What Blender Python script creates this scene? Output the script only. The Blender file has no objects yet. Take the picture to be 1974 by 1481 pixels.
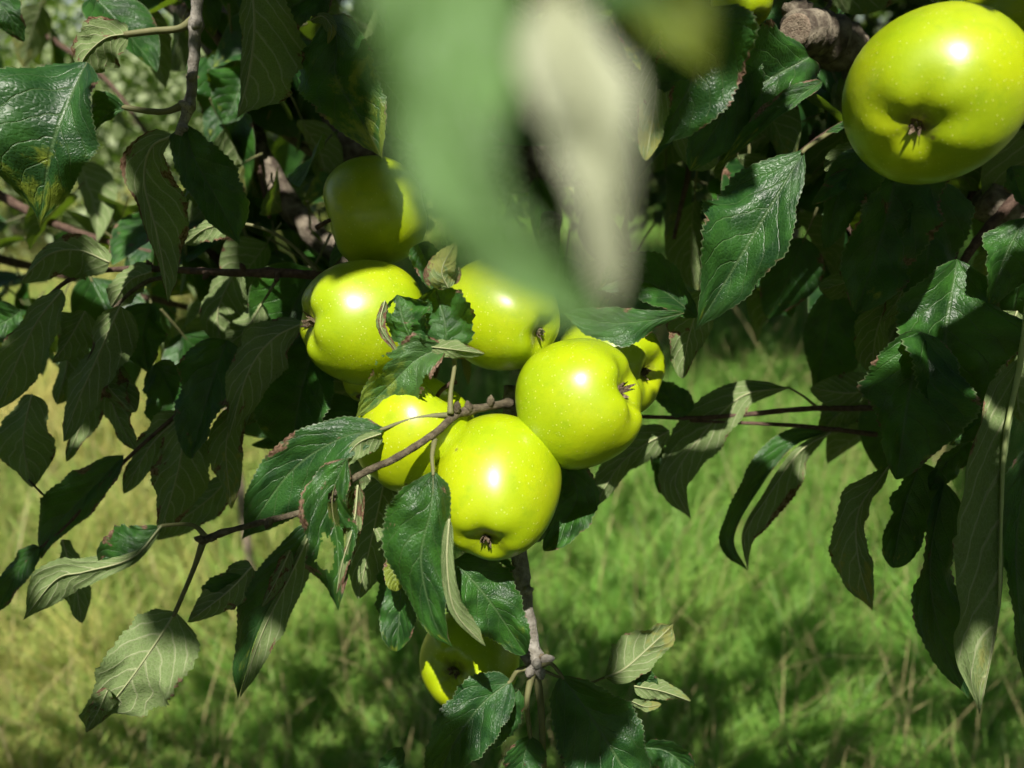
import bpy, math, random
import numpy as np
from mathutils import Vector, Matrix, noise

# ------------------------------------------------------------------ camera, world, sun, exposure
SC = bpy.context.scene
COL = SC.collection
W0, H0, FPX = 1974.0, 1481.0, 1500.0          # photograph's frame and focal length in its pixels
PITCH = math.radians(22)
CAM = Vector((0, 0, 1.45))
RGT = Vector((1, 0, 0))
FWD = Vector((0, math.cos(PITCH), -math.sin(PITCH)))
UPV = Vector((0, math.sin(PITCH), math.cos(PITCH)))

cd = bpy.data.cameras.new('camera')
cam = bpy.data.objects.new('camera', cd)
COL.objects.link(cam)
cam.location = CAM
cam.rotation_euler = (math.pi / 2 - PITCH, 0, 0)
cd.sensor_width = 36.0
cd.lens = 36.0 * FPX / W0
cd.clip_start = 0.01
cd.clip_end = 500
cd.dof.use_dof = True
cd.dof.focus_distance = 0.395
cd.dof.aperture_fstop = 6.4
SC.camera = cam

SUN_EL, SUN_AZ = math.radians(59), math.radians(-3)   # azimuth measured from behind the camera, + to the right
SUN = Vector((math.sin(SUN_AZ) * math.cos(SUN_EL), -math.cos(SUN_AZ) * math.cos(SUN_EL), math.sin(SUN_EL)))
wd = bpy.data.worlds.new('World')
SC.world = wd
wd.use_nodes = True
wn = wd.node_tree
sky = wn.nodes.new('ShaderNodeTexSky')
sky.sky_type = 'NISHITA'
sky.sun_disc = False
sky.sun_elevation = SUN_EL
sky.sun_rotation = math.pi - SUN_AZ
wn.links.new(sky.outputs[0], wn.nodes['Background'].inputs[0])
wn.nodes['Background'].inputs[1].default_value = 0.05
sl = bpy.data.lights.new('sun', 'SUN')
sl.energy = 5.0
sl.angle = math.radians(0.53)
sl.color = (1.0, 0.95, 0.86)
so = bpy.data.objects.new('sun', sl)
COL.objects.link(so)
so.rotation_euler = SUN.to_track_quat('Z', 'Y').to_euler()
so.location = SUN * 20
vs = SC.view_settings
vs.view_transform = 'Standard'
vs.look = 'None'
vs.exposure = 0.68
vs.gamma = 1.0
vs.use_curve_mapping = False
SC.cycles.use_denoising = True
SC.cycles.use_adaptive_sampling = True
SC.cycles.adaptive_threshold = 0.03
SC.cycles.adaptive_min_samples = 20
SC.cycles.max_bounces = 5
SC.cycles.diffuse_bounces = 3
SC.cycles.glossy_bounces = 2
SC.cycles.transmission_bounces = 3
SC.cycles.transparent_max_bounces = 8
SC.cycles.sample_clamp_indirect = 6.0

rng = random.Random(11)
nrg = np.random.default_rng(5)


def P(x, y, d):
    """photograph pixel + distance along the camera's axis -> a point in the world"""
    return CAM + RGT * ((x - W0 / 2) / FPX * d) + UPV * ((H0 / 2 - y) / FPX * d) + FWD * d


def PX(p):
    v = p - CAM
    d = v.dot(FWD)
    return (W0 / 2 + v.dot(RGT) / d * FPX, H0 / 2 - v.dot(UPV) / d * FPX, d)


# ------------------------------------------------------------------ node helpers and materials
class NT:
    def __init__(s, name):
        s.m = bpy.data.materials.new(name)
        s.m.use_nodes = True
        s.t = s.m.node_tree
        s.t.nodes.clear()
        s.out = s.n('ShaderNodeOutputMaterial')

    def n(s, typ, **kw):
        nd = s.t.nodes.new(typ)
        for k, v in kw.items():
            setattr(nd, k, v)
        return nd

    def put(s, sock, v):
        if isinstance(v, bpy.types.NodeSocket):
            s.t.links.new(v, sock)
        elif v is not None:
            if hasattr(sock.default_value, '__len__') and not isinstance(v, (tuple, list)):
                v = (v, v, v, 1)
            if isinstance(v, (tuple, list)) and len(v) == 3 and len(sock.default_value) == 4:
                v = (*v, 1)
            sock.default_value = v

    def math(s, op, a, b=None, c=None, clamp=False):
        nd = s.n('ShaderNodeMath', operation=op, use_clamp=clamp)
        for i, v in enumerate((a, b, c)):
            if v is not None:
                s.put(nd.inputs[i], v)
        return nd.outputs[0]

    def mix(s, f, a, b):
        nd = s.n('ShaderNodeMix', data_type='RGBA')
        s.put(nd.inputs[0], f)
        s.put(nd.inputs[6], a)
        s.put(nd.inputs[7], b)
        return nd.outputs[2]

    def step(s, v, lo, hi, a=0.0, b=1.0):
        nd = s.n('ShaderNodeMapRange', interpolation_type='SMOOTHSTEP')
        s.put(nd.inputs[0], v)
        for i, q in enumerate((lo, hi, a, b)):
            s.put(nd.inputs[i + 1], q)
        return nd.outputs[0]

    def noise(s, vec, scale, detail=3.0, rough=0.55):
        nd = s.n('ShaderNodeTexNoise')
        s.put(nd.inputs['Vector'], vec)
        nd.inputs['Scale'].default_value = scale
        nd.inputs['Detail'].default_value = detail
        nd.inputs['Roughness'].default_value = rough
        return nd.outputs['Fac']

    def voro(s, vec, scale, feature='F1', out='Distance'):
        nd = s.n('ShaderNodeTexVoronoi', feature=feature)
        s.put(nd.inputs['Vector'], vec)
        nd.inputs['Scale'].default_value = scale
        return nd.outputs[out]

    def bump(s, h, strength, dist):
        nd = s.n('ShaderNodeBump')
        s.put(nd.inputs['Height'], h)
        nd.inputs['Strength'].default_value = strength
        nd.inputs['Distance'].default_value = dist
        return nd.outputs[0]

    def bsdf(s, col, rough, spec=0.5, normal=None, **kw):
        nd = s.n('ShaderNodeBsdfPrincipled')
        s.put(nd.inputs['Base Color'], col)
        s.put(nd.inputs['Roughness'], rough)
        s.put(nd.inputs['Specular IOR Level'], spec)
        if normal is not None:
            s.put(nd.inputs['Normal'], normal)
        for k, v in kw.items():
            s.put(nd.inputs[k.replace('_', ' ')], v)
        return nd.outputs[0]

    def surf(s, sh):
        s.t.links.new(sh, s.out.inputs[0])
        return s.m


def leaf_material():
    k = NT('apple_leaf')
    uv = k.n('ShaderNodeUVMap').outputs[0]
    sep = k.n('ShaderNodeSeparateXYZ')
    k.put(sep.inputs[0], uv)
    t, v = sep.outputs[0], sep.outputs[1]
    s = k.math('MULTIPLY_ADD', v, 2.0, -1.0)
    a = k.math('ABSOLUTE', s)
    oi = k.n('ShaderNodeObjectInfo')
    rnd = oi.outputs['Random']
    # per-leaf shifted coordinates
    cm = k.n('ShaderNodeCombineXYZ')
    k.put(cm.inputs[0], k.math('MULTIPLY', t, 2.0))
    k.put(cm.inputs[1], v)
    k.put(cm.inputs[2], k.math('MULTIPLY', rnd, 37.0))
    vec = cm.outputs[0]
    wob = k.noise(vec, 5.0, 2)
    q = k.math('MULTIPLY_ADD', t, 7.0, k.math('MULTIPLY', k.math('POWER', a, 1.3), -2.3))
    q = k.math('ADD', q, k.math('MULTIPLY', k.math('GREATER_THAN', s, 0.0), 0.45))
    q = k.math('ADD', q, k.math('MULTIPLY', wob, 0.5))
    fr = k.math('ABSOLUTE', k.math('SUBTRACT', k.math('FRACT', q), 0.5))      # 0 on a side vein
    side = k.math('MULTIPLY', k.step(fr, 0.0, 0.055, 1.0, 0.0), k.step(a, 0.75, 1.0, 1.0, 0.0))
    midr = k.step(a, 0.015, 0.06, 1.0, 0.0)
    sideb = k.math('MULTIPLY', k.step(fr, 0.02, 0.11, 1.0, 0.0), k.step(a, 0.8, 1.0, 1.0, 0.0))
    vein = k.math('MAXIMUM', side, midr)
    net = k.voro(vec, 24.0, 'DISTANCE_TO_EDGE')
    netm = k.step(net, 0.0, 0.09, 1.0, 0.0)
    big = k.noise(vec, 3.0, 4)
    fine = k.noise(vec, 26.0, 3)
    edge = k.step(a, 0.955, 0.99)
    # damage
    at = k.n('ShaderNodeAttribute', attribute_type='OBJECT', attribute_name='brown').outputs['Fac']
    ye = k.n('ShaderNodeAttribute', attribute_type='OBJECT', attribute_name='yellow').outputs['Fac']
    dn = k.noise(vec, 2.6, 5, 0.6)
    dn = k.math('ADD', dn, k.math('MULTIPLY', k.math('POWER', a, 4.0), 0.17))
    brm = k.step(k.math('MULTIPLY_ADD', at, 0.42, dn), 0.80, 0.84)
    yem = k.step(k.math('MULTIPLY_ADD', ye, 0.42, k.math('ADD', k.noise(vec, 3.4, 5, 0.65), k.math('MULTIPLY', t, 0.38))), 0.90, 1.06)
    # upper side
    top = k.mix(k.step(big, 0.3, 0.7), (0.008, 0.040, 0.006), (0.048, 0.165, 0.018))
    top = k.mix(k.math('MULTIPLY', rnd, 0.5), top, (0.012, 0.055, 0.022))
    top = k.mix(k.math('MULTIPLY', netm, 0.22), top, (0.08, 0.17, 0.06))
    top = k.mix(k.math('MULTIPLY', vein, 0.45), top, (0.13, 0.22, 0.08))
    top = k.mix(yem, top, (0.20, 0.26, 0.03))
    top = k.mix(k.math('MULTIPLY', edge, 0.6), top, (0.20, 0.25, 0.13))
    pa_ = k.n('ShaderNodeAttribute', attribute_type='OBJECT', attribute_name='pale').outputs['Fac']
    top = k.mix(pa_, top, (0.190, 0.350, 0.110))
    # lower side
    bot = k.mix(big, (0.130, 0.188, 0.062), (0.225, 0.318, 0.120))
    bot = k.mix(k.math('MULTIPLY', k.step(fine, 0.5, 0.7), 0.4), bot, (0.13, 0.13, 0.07))
    bot = k.mix(k.math('MULTIPLY', netm, 0.4), bot, (0.34, 0.39, 0.20))
    bot = k.mix(k.math('MULTIPLY', k.math('MAXIMUM', sideb, midr), 0.85), bot, (0.40, 0.45, 0.24))
    bot = k.mix(k.math('MULTIPLY', yem, 0.7), bot, (0.28, 0.27, 0.07))
    bot = k.mix(pa_, bot, (0.52, 0.55, 0.38))
    bf = k.n('ShaderNodeNewGeometry').outputs['Backfacing']
    bcol = k.mix(k.step(fine, 0.35, 0.65), (0.075, 0.028, 0.016), (0.30, 0.19, 0.12))
    col = k.mix(bf, top, bot)
    col = k.mix(brm, col, bcol)
    rough = k.math('MULTIPLY_ADD', bf, 0.34, 0.42)
    rough = k.math('ADD', rough, k.math('MULTIPLY', brm, 0.2), clamp=True)
    h = k.math('ADD', k.math('MULTIPLY', vein, -1.0), k.math('MULTIPLY', k.step(net, 0.0, 0.3), 0.30))
    h = k.math('ADD', h, k.math('MULTIPLY', k.math('ABSOLUTE', fr), 1.4))
    nrm = k.bump(h, 0.5, 0.0009)
    pr = k.bsdf(col, rough, k.math('MULTIPLY_ADD', bf, -0.3, 0.52), nrm)
    tr = k.n('ShaderNodeBsdfTranslucent')
    tcol = k.mix(k.math('MULTIPLY', k.math('MAXIMUM', vein, brm), 0.7), (0.16, 0.27, 0.012), (0.08, 0.06, 0.02))
    tcol = k.mix(yem, tcol, (0.36, 0.38, 0.03))
    k.put(tr.inputs[0], tcol)
    k.put(tr.inputs[1], nrm)
    ms = k.n('ShaderNodeMixShader')
    ms.inputs[0].default_value = 0.32
    k.t.links.new(pr, ms.inputs[1])
    k.t.links.new(tr.outputs[0], ms.inputs[2])
    return k.surf(ms.outputs[0])


def apple_material():
    k = NT('apple_skin')
    tc = k.n('ShaderNodeTexCoord').outputs['Object']
    oi = k.n('ShaderNodeObjectInfo').outputs['Random']
    vm = k.n('ShaderNodeVectorMath', operation='ADD')
    k.put(vm.inputs[0], tc)
    cm = k.n('ShaderNodeCombineXYZ')
    k.put(cm.inputs[2], k.math('MULTIPLY', oi, 9.0))
    # the random shift must not move the calyx ring, so it is used for the noise only
    k.put(vm.inputs[1], cm.outputs[0])
    vec = vm.outputs[0]
    sep = k.n('ShaderNodeSeparateXYZ')
    k.put(sep.inputs[0], tc)
    rr = k.math('SQRT', k.math('ADD', k.math('POWER', sep.outputs[0], 2.0), k.math('POWER', sep.outputs[1], 2.0)))
    big = k.noise(vec, 26.0, 3)
    col = k.mix(k.step(big, 0.3, 0.7), (0.285, 0.390, 0.002), (0.450, 0.500, 0.002))
    col = k.mix(k.math('MULTIPLY', k.noise(vec, 9.0, 2), 0.55), col, (0.36, 0.47, 0.006))
    col = k.mix(k.math('MULTIPLY', oi, 0.25), col, (0.25, 0.41, 0.003))
    streak = k.noise(vec, 140.0, 5, 0.7)
    col = k.mix(k.math('MULTIPLY', k.step(streak, 0.48, 0.72), 0.38), col, (0.20, 0.33, 0.006))
    # lenticels
    vo = k.n('ShaderNodeTexVoronoi', feature='F1')
    k.put(vo.inputs['Vector'], vec)
    vo.inputs['Scale'].default_value = 460.0
    sc = k.n('ShaderNodeSeparateColor')
    k.put(sc.inputs[0], vo.outputs['Color'])
    dot = k.math('MULTIPLY', k.step(vo.outputs['Distance'], 0.08, 0.24, 1.0, 0.0), k.math('GREATER_THAN', sc.outputs[0], 0.35))
    col = k.mix(k.math('MULTIPLY', dot, 0.42), col, (0.70, 0.74, 0.22))
    v2 = k.n('ShaderNodeTexVoronoi', feature='F1')
    k.put(v2.inputs['Vector'], vec)
    v2.inputs['Scale'].default_value = 70.0
    s2 = k.n('ShaderNodeSeparateColor')
    k.put(s2.inputs[0], v2.outputs['Color'])
    spot = k.math('MULTIPLY', k.step(v2.outputs['Distance'], 0.03, 0.10, 1.0, 0.0), k.math('GREATER_THAN', s2.outputs[1], 0.66))
    col = k.mix(k.math('MULTIPLY', spot, 0.75), col, (0.12, 0.09, 0.02))
    # sooty russet round the calyx
    cal = k.math('MULTIPLY', k.step(rr, 0.0045, 0.0105, 1.0, 0.0), k.math('GREATER_THAN', sep.outputs[2], 0.0))
    cal = k.math('MULTIPLY', cal, k.step(k.noise(vec, 160.0, 3), 0.35, 0.6))
    col = k.mix(k.math('MULTIPLY', cal, 0.7), col, (0.10, 0.10, 0.02))
    h = k.math('ADD', k.math('MULTIPLY', k.noise(vec, 75.0, 4), 1.0), k.math('MULTIPLY', dot, 0.10))
    h = k.math('ADD', h, k.math('MULTIPLY', k.noise(vec, 420.0, 3), 0.10))
    nrm = k.bump(h, 0.36, 0.0012)
    rg = k.math('MULTIPLY_ADD', k.noise(vec, 45.0, 4), 0.18, 0.235)
    sh = k.bsdf(col, 0.45, 0.18, nrm, Coat_Weight=1.0, Coat_Roughness=rg, Coat_IOR=1.5)
    return k.surf(sh)


def bark_material(name, c1, c2, scale, c3=None):
    k = NT(name)
    tc = k.n('ShaderNodeTexCoord').outputs['Object']
    n1 = k.noise(tc, scale, 5, 0.65)
    n2 = k.noise(tc, scale * 4, 4, 0.6)
    col = k.mix(k.step(n1, 0.35, 0.65), c1, c2)
    col = k.mix(k.math('MULTIPLY', k.step(n2, 0.5, 0.68), 0.6), col, c3 or tuple(x * 0.35 for x in c1))
    nrm = k.bump(k.math('ADD', n1, n2), 0.7, 0.0012)
    return k.surf(k.bsdf(col, 0.82, 0.25, nrm))


def stalk_material(name, c1, c2):
    k = NT(name)
    tc = k.n('ShaderNodeTexCoord').outputs['Object']
    col = k.mix(k.noise(tc, 160, 3), c1, c2)
    sh = k.bsdf(col, 0.62, 0.3, k.bump(k.noise(tc, 700, 2), 0.3, 0.0004))
    return k.surf(sh)


def mass_material(name, c1, c2, trans, under=None):
    """foliage built of small leaf faces: colour varies face to face through the mesh attribute 'tint'"""
    k = NT(name)
    ti = k.n('ShaderNodeAttribute', attribute_name='tint').outputs['Fac']
    col = k.mix(ti, c1, c2)
    bf = k.n('ShaderNodeNewGeometry').outputs['Backfacing']
    col = k.mix(bf, col, under or tuple(min(1, x * 1.6 + 0.03) for x in c2))
    pr = k.bsdf(col, 0.5, 0.45)
    tr = k.n('ShaderNodeBsdfTranslucent')
    k.put(tr.inputs[0], trans)
    ms = k.n('ShaderNodeMixShader')
    ms.inputs[0].default_value = 0.3
    k.t.links.new(pr, ms.inputs[1])
    k.t.links.new(tr.outputs[0], ms.inputs[2])
    return k.surf(ms.outputs[0])


def grass_material():
    k = NT('meadow_grass')
    at = k.n('ShaderNodeAttribute', attribute_name='tint').outputs['Color']
    pr = k.bsdf(at, 0.48, 0.4)
    tr = k.n('ShaderNodeBsdfTranslucent')
    k.put(tr.inputs[0], at)
    ms = k.n('ShaderNodeMixShader')
    ms.inputs[0].default_value = 0.42
    k.t.links.new(pr, ms.inputs[1])
    k.t.links.new(tr.outputs[0], ms.inputs[2])
    return k.surf(ms.outputs[0])


def ground_material():
    k = NT('soil_and_thatch')
    tc = k.n('ShaderNodeTexCoord').outputs['Object']
    n1 = k.noise(tc, 3.0, 5)
    n2 = k.noise(tc, 40.0, 5)
    col = k.mix(n1, (0.050, 0.095, 0.020), (0.16, 0.16, 0.050))
    col = k.mix(k.math('MULTIPLY', n2, 0.6), col, (0.035, 0.045, 0.015))
    return k.surf(k.bsdf(col, 0.95, 0.1, k.bump(n2, 1.0, 0.03)))


M_LEAF = leaf_material()
M_APPLE = apple_material()
M_TWIG = bark_material('twig_bark', (0.065, 0.052, 0.032), (0.150, 0.124, 0.080), 260)
M_GREY = bark_material('grey_spur_bark', (0.16, 0.145, 0.115), (0.31, 0.29, 0.25), 200)
M_RED = bark_material('young_red_bark', (0.075, 0.045, 0.032), (0.14, 0.09, 0.066), 260)
M_LIMB = bark_material('limb_bark', (0.060, 0.045, 0.033), (0.24, 0.205, 0.15), 130)
M_CUT = bark_material('sawn_wood', (0.19, 0.14, 0.10), (0.31, 0.25, 0.18), 300)
M_STALK = stalk_material('leaf_stalk', (0.105, 0.115, 0.042), (0.19, 0.18, 0.085))
M_RIB = stalk_material('underside_rib', (0.27, 0.30, 0.14), (0.37, 0.39, 0.21))
M_PALE = stalk_material('pale_stalk', (0.30, 0.37, 0.13), (0.40, 0.46, 0.20))
M_DRY = bark_material('dried_sepal', (0.10, 0.065, 0.04), (0.30, 0.23, 0.15), 900)
M_GRASS = grass_material()
M_GROUND = ground_material()
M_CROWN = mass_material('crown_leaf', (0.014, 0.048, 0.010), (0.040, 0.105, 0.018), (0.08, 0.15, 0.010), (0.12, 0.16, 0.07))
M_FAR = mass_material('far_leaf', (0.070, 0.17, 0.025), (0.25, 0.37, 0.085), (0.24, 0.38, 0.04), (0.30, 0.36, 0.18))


# ------------------------------------------------------------------ object helpers
def link(name, me, mat, parent=None, loc=(0, 0, 0), smooth=True):
    if mat:
        me.materials.append(mat)
    if smooth and len(me.polygons):
        me.polygons.foreach_set('use_smooth', [True] * len(me.polygons))
    o = bpy.data.objects.new(name, me)
    COL.objects.link(o)
    o.location = loc
    if parent:
        o.parent = parent
    return o


def mesh(name, verts, faces, uvs=None):
    me = bpy.data.meshes.new(name)
    me.from_pydata([tuple(v) for v in verts], [], faces)
    if uvs is not None:
        ul = me.uv_layers.new(name='UVMap')
        li = np.empty(len(me.loops), dtype=np.int32)
        me.loops.foreach_get('vertex_index', li)
        ul.data.foreach_set('uv', np.asarray(uvs, dtype=np.float32)[li].ravel())
    me.update()
    return me


def tag(o, label=None, cat=None, group=None, kind=None):
    for k, v in (('label', label), ('category', cat), ('group', group), ('kind', kind)):
        if v:
            o[k] = v
    return o


def catmull(pts, n):
    """n samples through the points; each point may carry any number of components"""
    p = [np.array(q, dtype=float) for q in pts]
    if len(p) == 2:
        p = [p[0], (p[0] + p[1]) / 2, p[1]]
    e = [2 * p[0] - p[1]] + p + [2 * p[-1] - p[-2]]
    seg = [max(1e-9, np.linalg.norm(p[i + 1][:3] - p[i][:3])) for i in range(len(p) - 1)]
    cum = np.concatenate([[0], np.cumsum(seg)])
    out = []
    for u in np.linspace(0, cum[-1], n):
        i = min(len(seg) - 1, int(np.searchsorted(cum, u, side='right') - 1))
        f = (u - cum[i]) / seg[i]
        a, b, c, d = e[i], e[i + 1], e[i + 2], e[i + 3]
        out.append(0.5 * (2 * b + (c - a) * f + (2 * a - 5 * b + 4 * c - d) * f * f + (3 * b - a - 3 * c + d) * f ** 3))
    return out


def tube(path, n, sides=8, rough=0.0, seed=0.0, cap=True):
    """path: (Vector, radius) list -> verts, faces in world space"""
    ss = catmull([(*p, r) for p, r in path], n)
    V, F = [], []
    pr = None
    for i, q in enumerate(ss):
        c = Vector(q[:3])
        tn = Vector(ss[min(i + 1, n - 1)][:3]) - Vector(ss[max(i - 1, 0)][:3])
        tn.normalize()
        x = pr if pr is not None else tn.orthogonal().normalized()
        x = (x - tn * x.dot(tn)).normalized()
        pr = x
        y = tn.cross(x)
        for j in range(sides):
            a = 2 * math.pi * j / sides
            r = q[3]
            dv = x * math.cos(a) + y * math.sin(a)
            if rough:
                r *= 1 + rough * noise.noise(Vector((c + dv * r) * (0.55 / max(r, 1e-4))) + Vector((seed, 0, 0)))
            V.append(c + dv * r)
    for i in range(n - 1):
        for j in range(sides):
            a, b = i * sides + j, i * sides + (j + 1) % sides
            F.append((a, b, b + sides, a + sides))
    if cap:
        F.append(tuple(range(sides - 1, -1, -1)))
        F.append(tuple((n - 1) * sides + j for j in range(sides)))
    return V, F


def rel(V, o):
    return [v - o for v in V]


class Branch:
    """a twig or limb with its leaves: an Empty at its base, the wood and every leaf as parts"""

    def __init__(s, name, label, depth, base, group='apple branches in front of the meadow', cat='branch'):
        s.d = depth
        s.o = P(base[0], base[1], (base[2] if len(base) > 2 else depth * 100) / 100)
        s.root = bpy.data.objects.new(name, None)
        s.root.empty_display_size = 0.02
        COL.objects.link(s.root)
        s.root.location = s.o
        tag(s.root, label, cat, group)

    def pt(s, q):
        return P(q[0], q[1], (q[2] / 100 if len(q) > 2 and q[2] is not None else s.d))

    def wood(s, pts, r0, r1, mat=None, name='twig', n=None, sides=10, rough=0.22, knobs=()):
        """pts in px(,cm); radii in mm; knobs = positions 0..1 where the twig swells"""
        k = len(pts)
        path = []
        for i, q in enumerate(pts):
            path.append((s.pt(q), (r0 + (r1 - r0) * i / (k - 1)) / 1000))
        n = n or max(10, 7 * k)
        V, F = tube(path, n, sides, rough, seed=rng.random() * 50)
        if knobs:
            for i in range(n):
                c = sum((V[i * sides + j] for j in range(sides)), Vector()) / sides
                f = 1 + sum(0.45 * math.exp(-((i / (n - 1) - kk) * n / 1.2) ** 2) for kk in knobs)
                for j in range(sides):
                    V[i * sides + j] = c + (V[i * sides + j] - c) * f
        return link(name, mesh(name, rel(V, s.o), F), mat or M_TWIG, s.root)

    def leaf(s, pts, wl, wr, side='top', zl=None, zr=None, stalk=None, brown=0.0, yellow=0.0, wave=0.24,
             holes=(), arch=0.10, teeth=None, N=38, M=6, label=None, serr=0.075, sr=0.75, d=None, kn=2.3, pale=0.0):
        """pts: midrib from base to tip, px(,cm); wr = half width towards (dy,-dx), wl = the other half, px or [(t,px)..];
        zl, zr = how far each margin stands towards the camera, in units of its width"""
        d0 = d or s.d
        if brown == 0:
            brown = rng.choice([0.0, 0.12, 0.22, 0.28, 0.34])
        ph2 = rng.random() * 6.28
        kn = kn * rng.uniform(0.7, 1.3)
        if holes:
            N, M = 72, 14
        q3 = []
        for i, q in enumerate(pts):
            q3.append((q[0], q[1], (q[2] if len(q) > 2 and q[2] is not None else d0 * 100)))
        plen = sum(math.hypot(q3[i + 1][0] - q3[i][0], q3[i + 1][1] - q3[i][1]) for i in range(len(q3) - 1))
        N = max(N, min(76, int(2.3 * plen / 9.5)))
        # spline in px/cm space (depth scaled so that the arc length stays sensible)
        sm = catmull(q3, N)
        f0 = 1 if side == 'top' else -1
        if zl is None:
            zl = f0 * rng.uniform(0.1, 0.75)
        if zr is None:
            zr = f0 * rng.uniform(0.1, 0.75)
        ph = rng.random() * 6.28
        lenpx = sum(math.hypot(sm[i + 1][0] - sm[i][0], sm[i + 1][1] - sm[i][1]) for i in range(N - 1))
        teeth = teeth or max(9, int(lenpx / 9.5))

        def prof(t):
            return 1.08 * max(0.0, math.sin(math.pi * min(1, t) ** 0.70)) ** 0.64

        def wid(w, t):
            if isinstance(w, (int, float)):
                return w * prof(t)
            ts = [a for a, _ in w]
            ws = [b for _, b in w]
            e = min(1, t / 0.08) * min(1, (1 - t) / 0.10)
            return 1.10 * float(np.interp(t, ts, ws)) * e ** 0.6

        V, U, mids = [], [], []
        for i, q in enumerate(sm):
            t = i / (N - 1)
            a, b = sm[max(i - 1, 0)], sm[min(i + 1, N - 1)]
            dx, dy = b[0] - a[0], b[1] - a[1]
            L = math.hypot(dx, dy) or 1
            nv = RGT * (dy / L) + UPV * (dx / L)
            c = P(q[0], q[1], q[2] / 100)
            mids.append(c)
            sc = q[2] / 100 / FPX
            saw = (t * teeth) % 1.0
            for j in range(-M, M + 1):
                sg = j / M
                al = abs(sg)
                w = wid(wr if sg > 0 else wl, t) * sc
                z = (zr if sg > 0 else zl) + 0.62 * math.sin(t * 4.6 + ph2 + (2.2 if sg > 0 else 0))
                aw = abs(w)
                if al > 0.99:
                    al2 = 1 + serr * (saw - 0.4) * 1.6 + 0.14 * noise.noise(Vector((t * 7, sg * 3, ph)))
                else:
                    al2 = al + (0.14 * noise.noise(Vector((t * 7, (1 if sg > 0 else -1) * 3, ph))) if al > 0.6 else 0)
                wv = wave * math.sin(t * 6.283 * kn + ph + (1.7 if sg > 0 else 0)) * al * al
                wv += 0.24 * noise.noise(Vector((t * 6, sg * 2.0, ph + 9))) * min(1, al * 2)
                off = aw * (z * al ** 1.35 + f0 * arch * math.sin(math.pi * min(1, al)) + wv)
                # the blade puckers between its side veins
                off += f0 * 0.00055 * abs(math.sin(math.pi * (t * 7 - 2.3 * al ** 1.3 + (0.45 if sg > 0 else 0)))) * min(1, al * 3) * min(1, aw / 0.004)
                V.append(c + nv * ((1 if sg > 0 else -1) * w * al2) - FWD * off)
                U.append((t, (sg + 1) / 2))
        K = 2 * M + 1
        F = []
        for i in range(N - 1):
            for j in range(K - 1):
                tt, ss2 = (i + 0.5) / (N - 1), (j + 0.5) / (K - 1) * 2 - 1
                skip = False
                for (ht, hs, hr) in holes:
                    rr = hr * (1 + 0.5 * noise.noise(Vector((tt * 30, ss2 * 9, ph))))
                    if ((tt - ht) * 2.2) ** 2 + (ss2 - hs) ** 2 < rr * rr * 4:
                        skip = True
                if skip:
                    continue
                a, b = i * K + j, (i + 1) * K + j
                F.append((a, b, b + 1, a + 1) if side == 'top' else (a, a + 1, b + 1, b))
        org = mids[0]
        o = link('leaf', mesh('leaf', rel(V, org), F, U), M_LEAF, s.root, org - s.o)
        o['brown'] = float(brown)
        o['yellow'] = float(yellow)
        o['pale'] = float(pale)
        if label:
            o['label'] = label
        under = FWD * (0.0003 * f0)
        path = [(mids[i] + under, (0.00036 if side == 'top' else 0.00058) * (1 - 0.8 * i / (N - 1)) * min(1, lenpx * d0 / 60)) for i in range(0, N - 1, 3)]
        Vm, Fm = tube(path, len(path) * 2, 5)
        link('midrib', mesh('midrib', rel(Vm, org), Fm), M_STALK if side == 'top' else M_RIB, o)
        if stalk:
            ps = [(s.pt(q), sr / 1000) for q in stalk] + [(mids[0], sr / 1000 * 0.9), (mids[2], sr / 1000 * 0.7)]
            ps[0] = (ps[0][0], sr / 1000 * 1.5)
            Vs, Fs = tube(ps, 7 * len(ps), 7)
            link('leaf_stalk', mesh('leaf_stalk', rel(Vs, org), Fs), M_STALK, o)
        return o


# ------------------------------------------------------------------ ground and meadow
gx = 80
me = mesh('ground', [(-gx, -20, 0), (gx, -20, 0), (gx, 140, 0), (-gx, 140, 0)], [(0, 1, 2, 3)])
tag(link('ground', me, M_GROUND, smooth=False), kind='structure')


def fast_mesh(name, V, F, col=None, fac=None):
    """V (n,3), F (m,k) arrays"""
    me = bpy.data.meshes.new(name)
    n, (m, kk) = len(V), F.shape
    me.vertices.add(n)
    me.vertices.foreach_set('co', V.astype(np.float32).ravel())
    me.loops.add(m * kk)
    me.loops.foreach_set('vertex_index', F.astype(np.int32).ravel())
    me.polygons.add(m)
    me.polygons.foreach_set('loop_start', np.arange(0, m * kk, kk, dtype=np.int32))
    me.polygons.foreach_set('loop_total', np.full(m, kk, dtype=np.int32))
    if col is not None:
        at = me.attributes.new('tint', 'FLOAT_COLOR', 'POINT')
        at.data.foreach_set('color', np.concatenate([col, np.ones((n, 1))], 1).astype(np.float32).ravel())
    if fac is not None:
        at = me.attributes.new('tint', 'FLOAT', 'POINT')
        at.data.foreach_set('value', fac.astype(np.float32))
    me.update(calc_edges=True)
    return me


def vnoise(x, y, s, seed):
    return np.array([noise.noise(Vector((a * s, b * s, seed))) for a, b in zip(x, y)])


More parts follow.
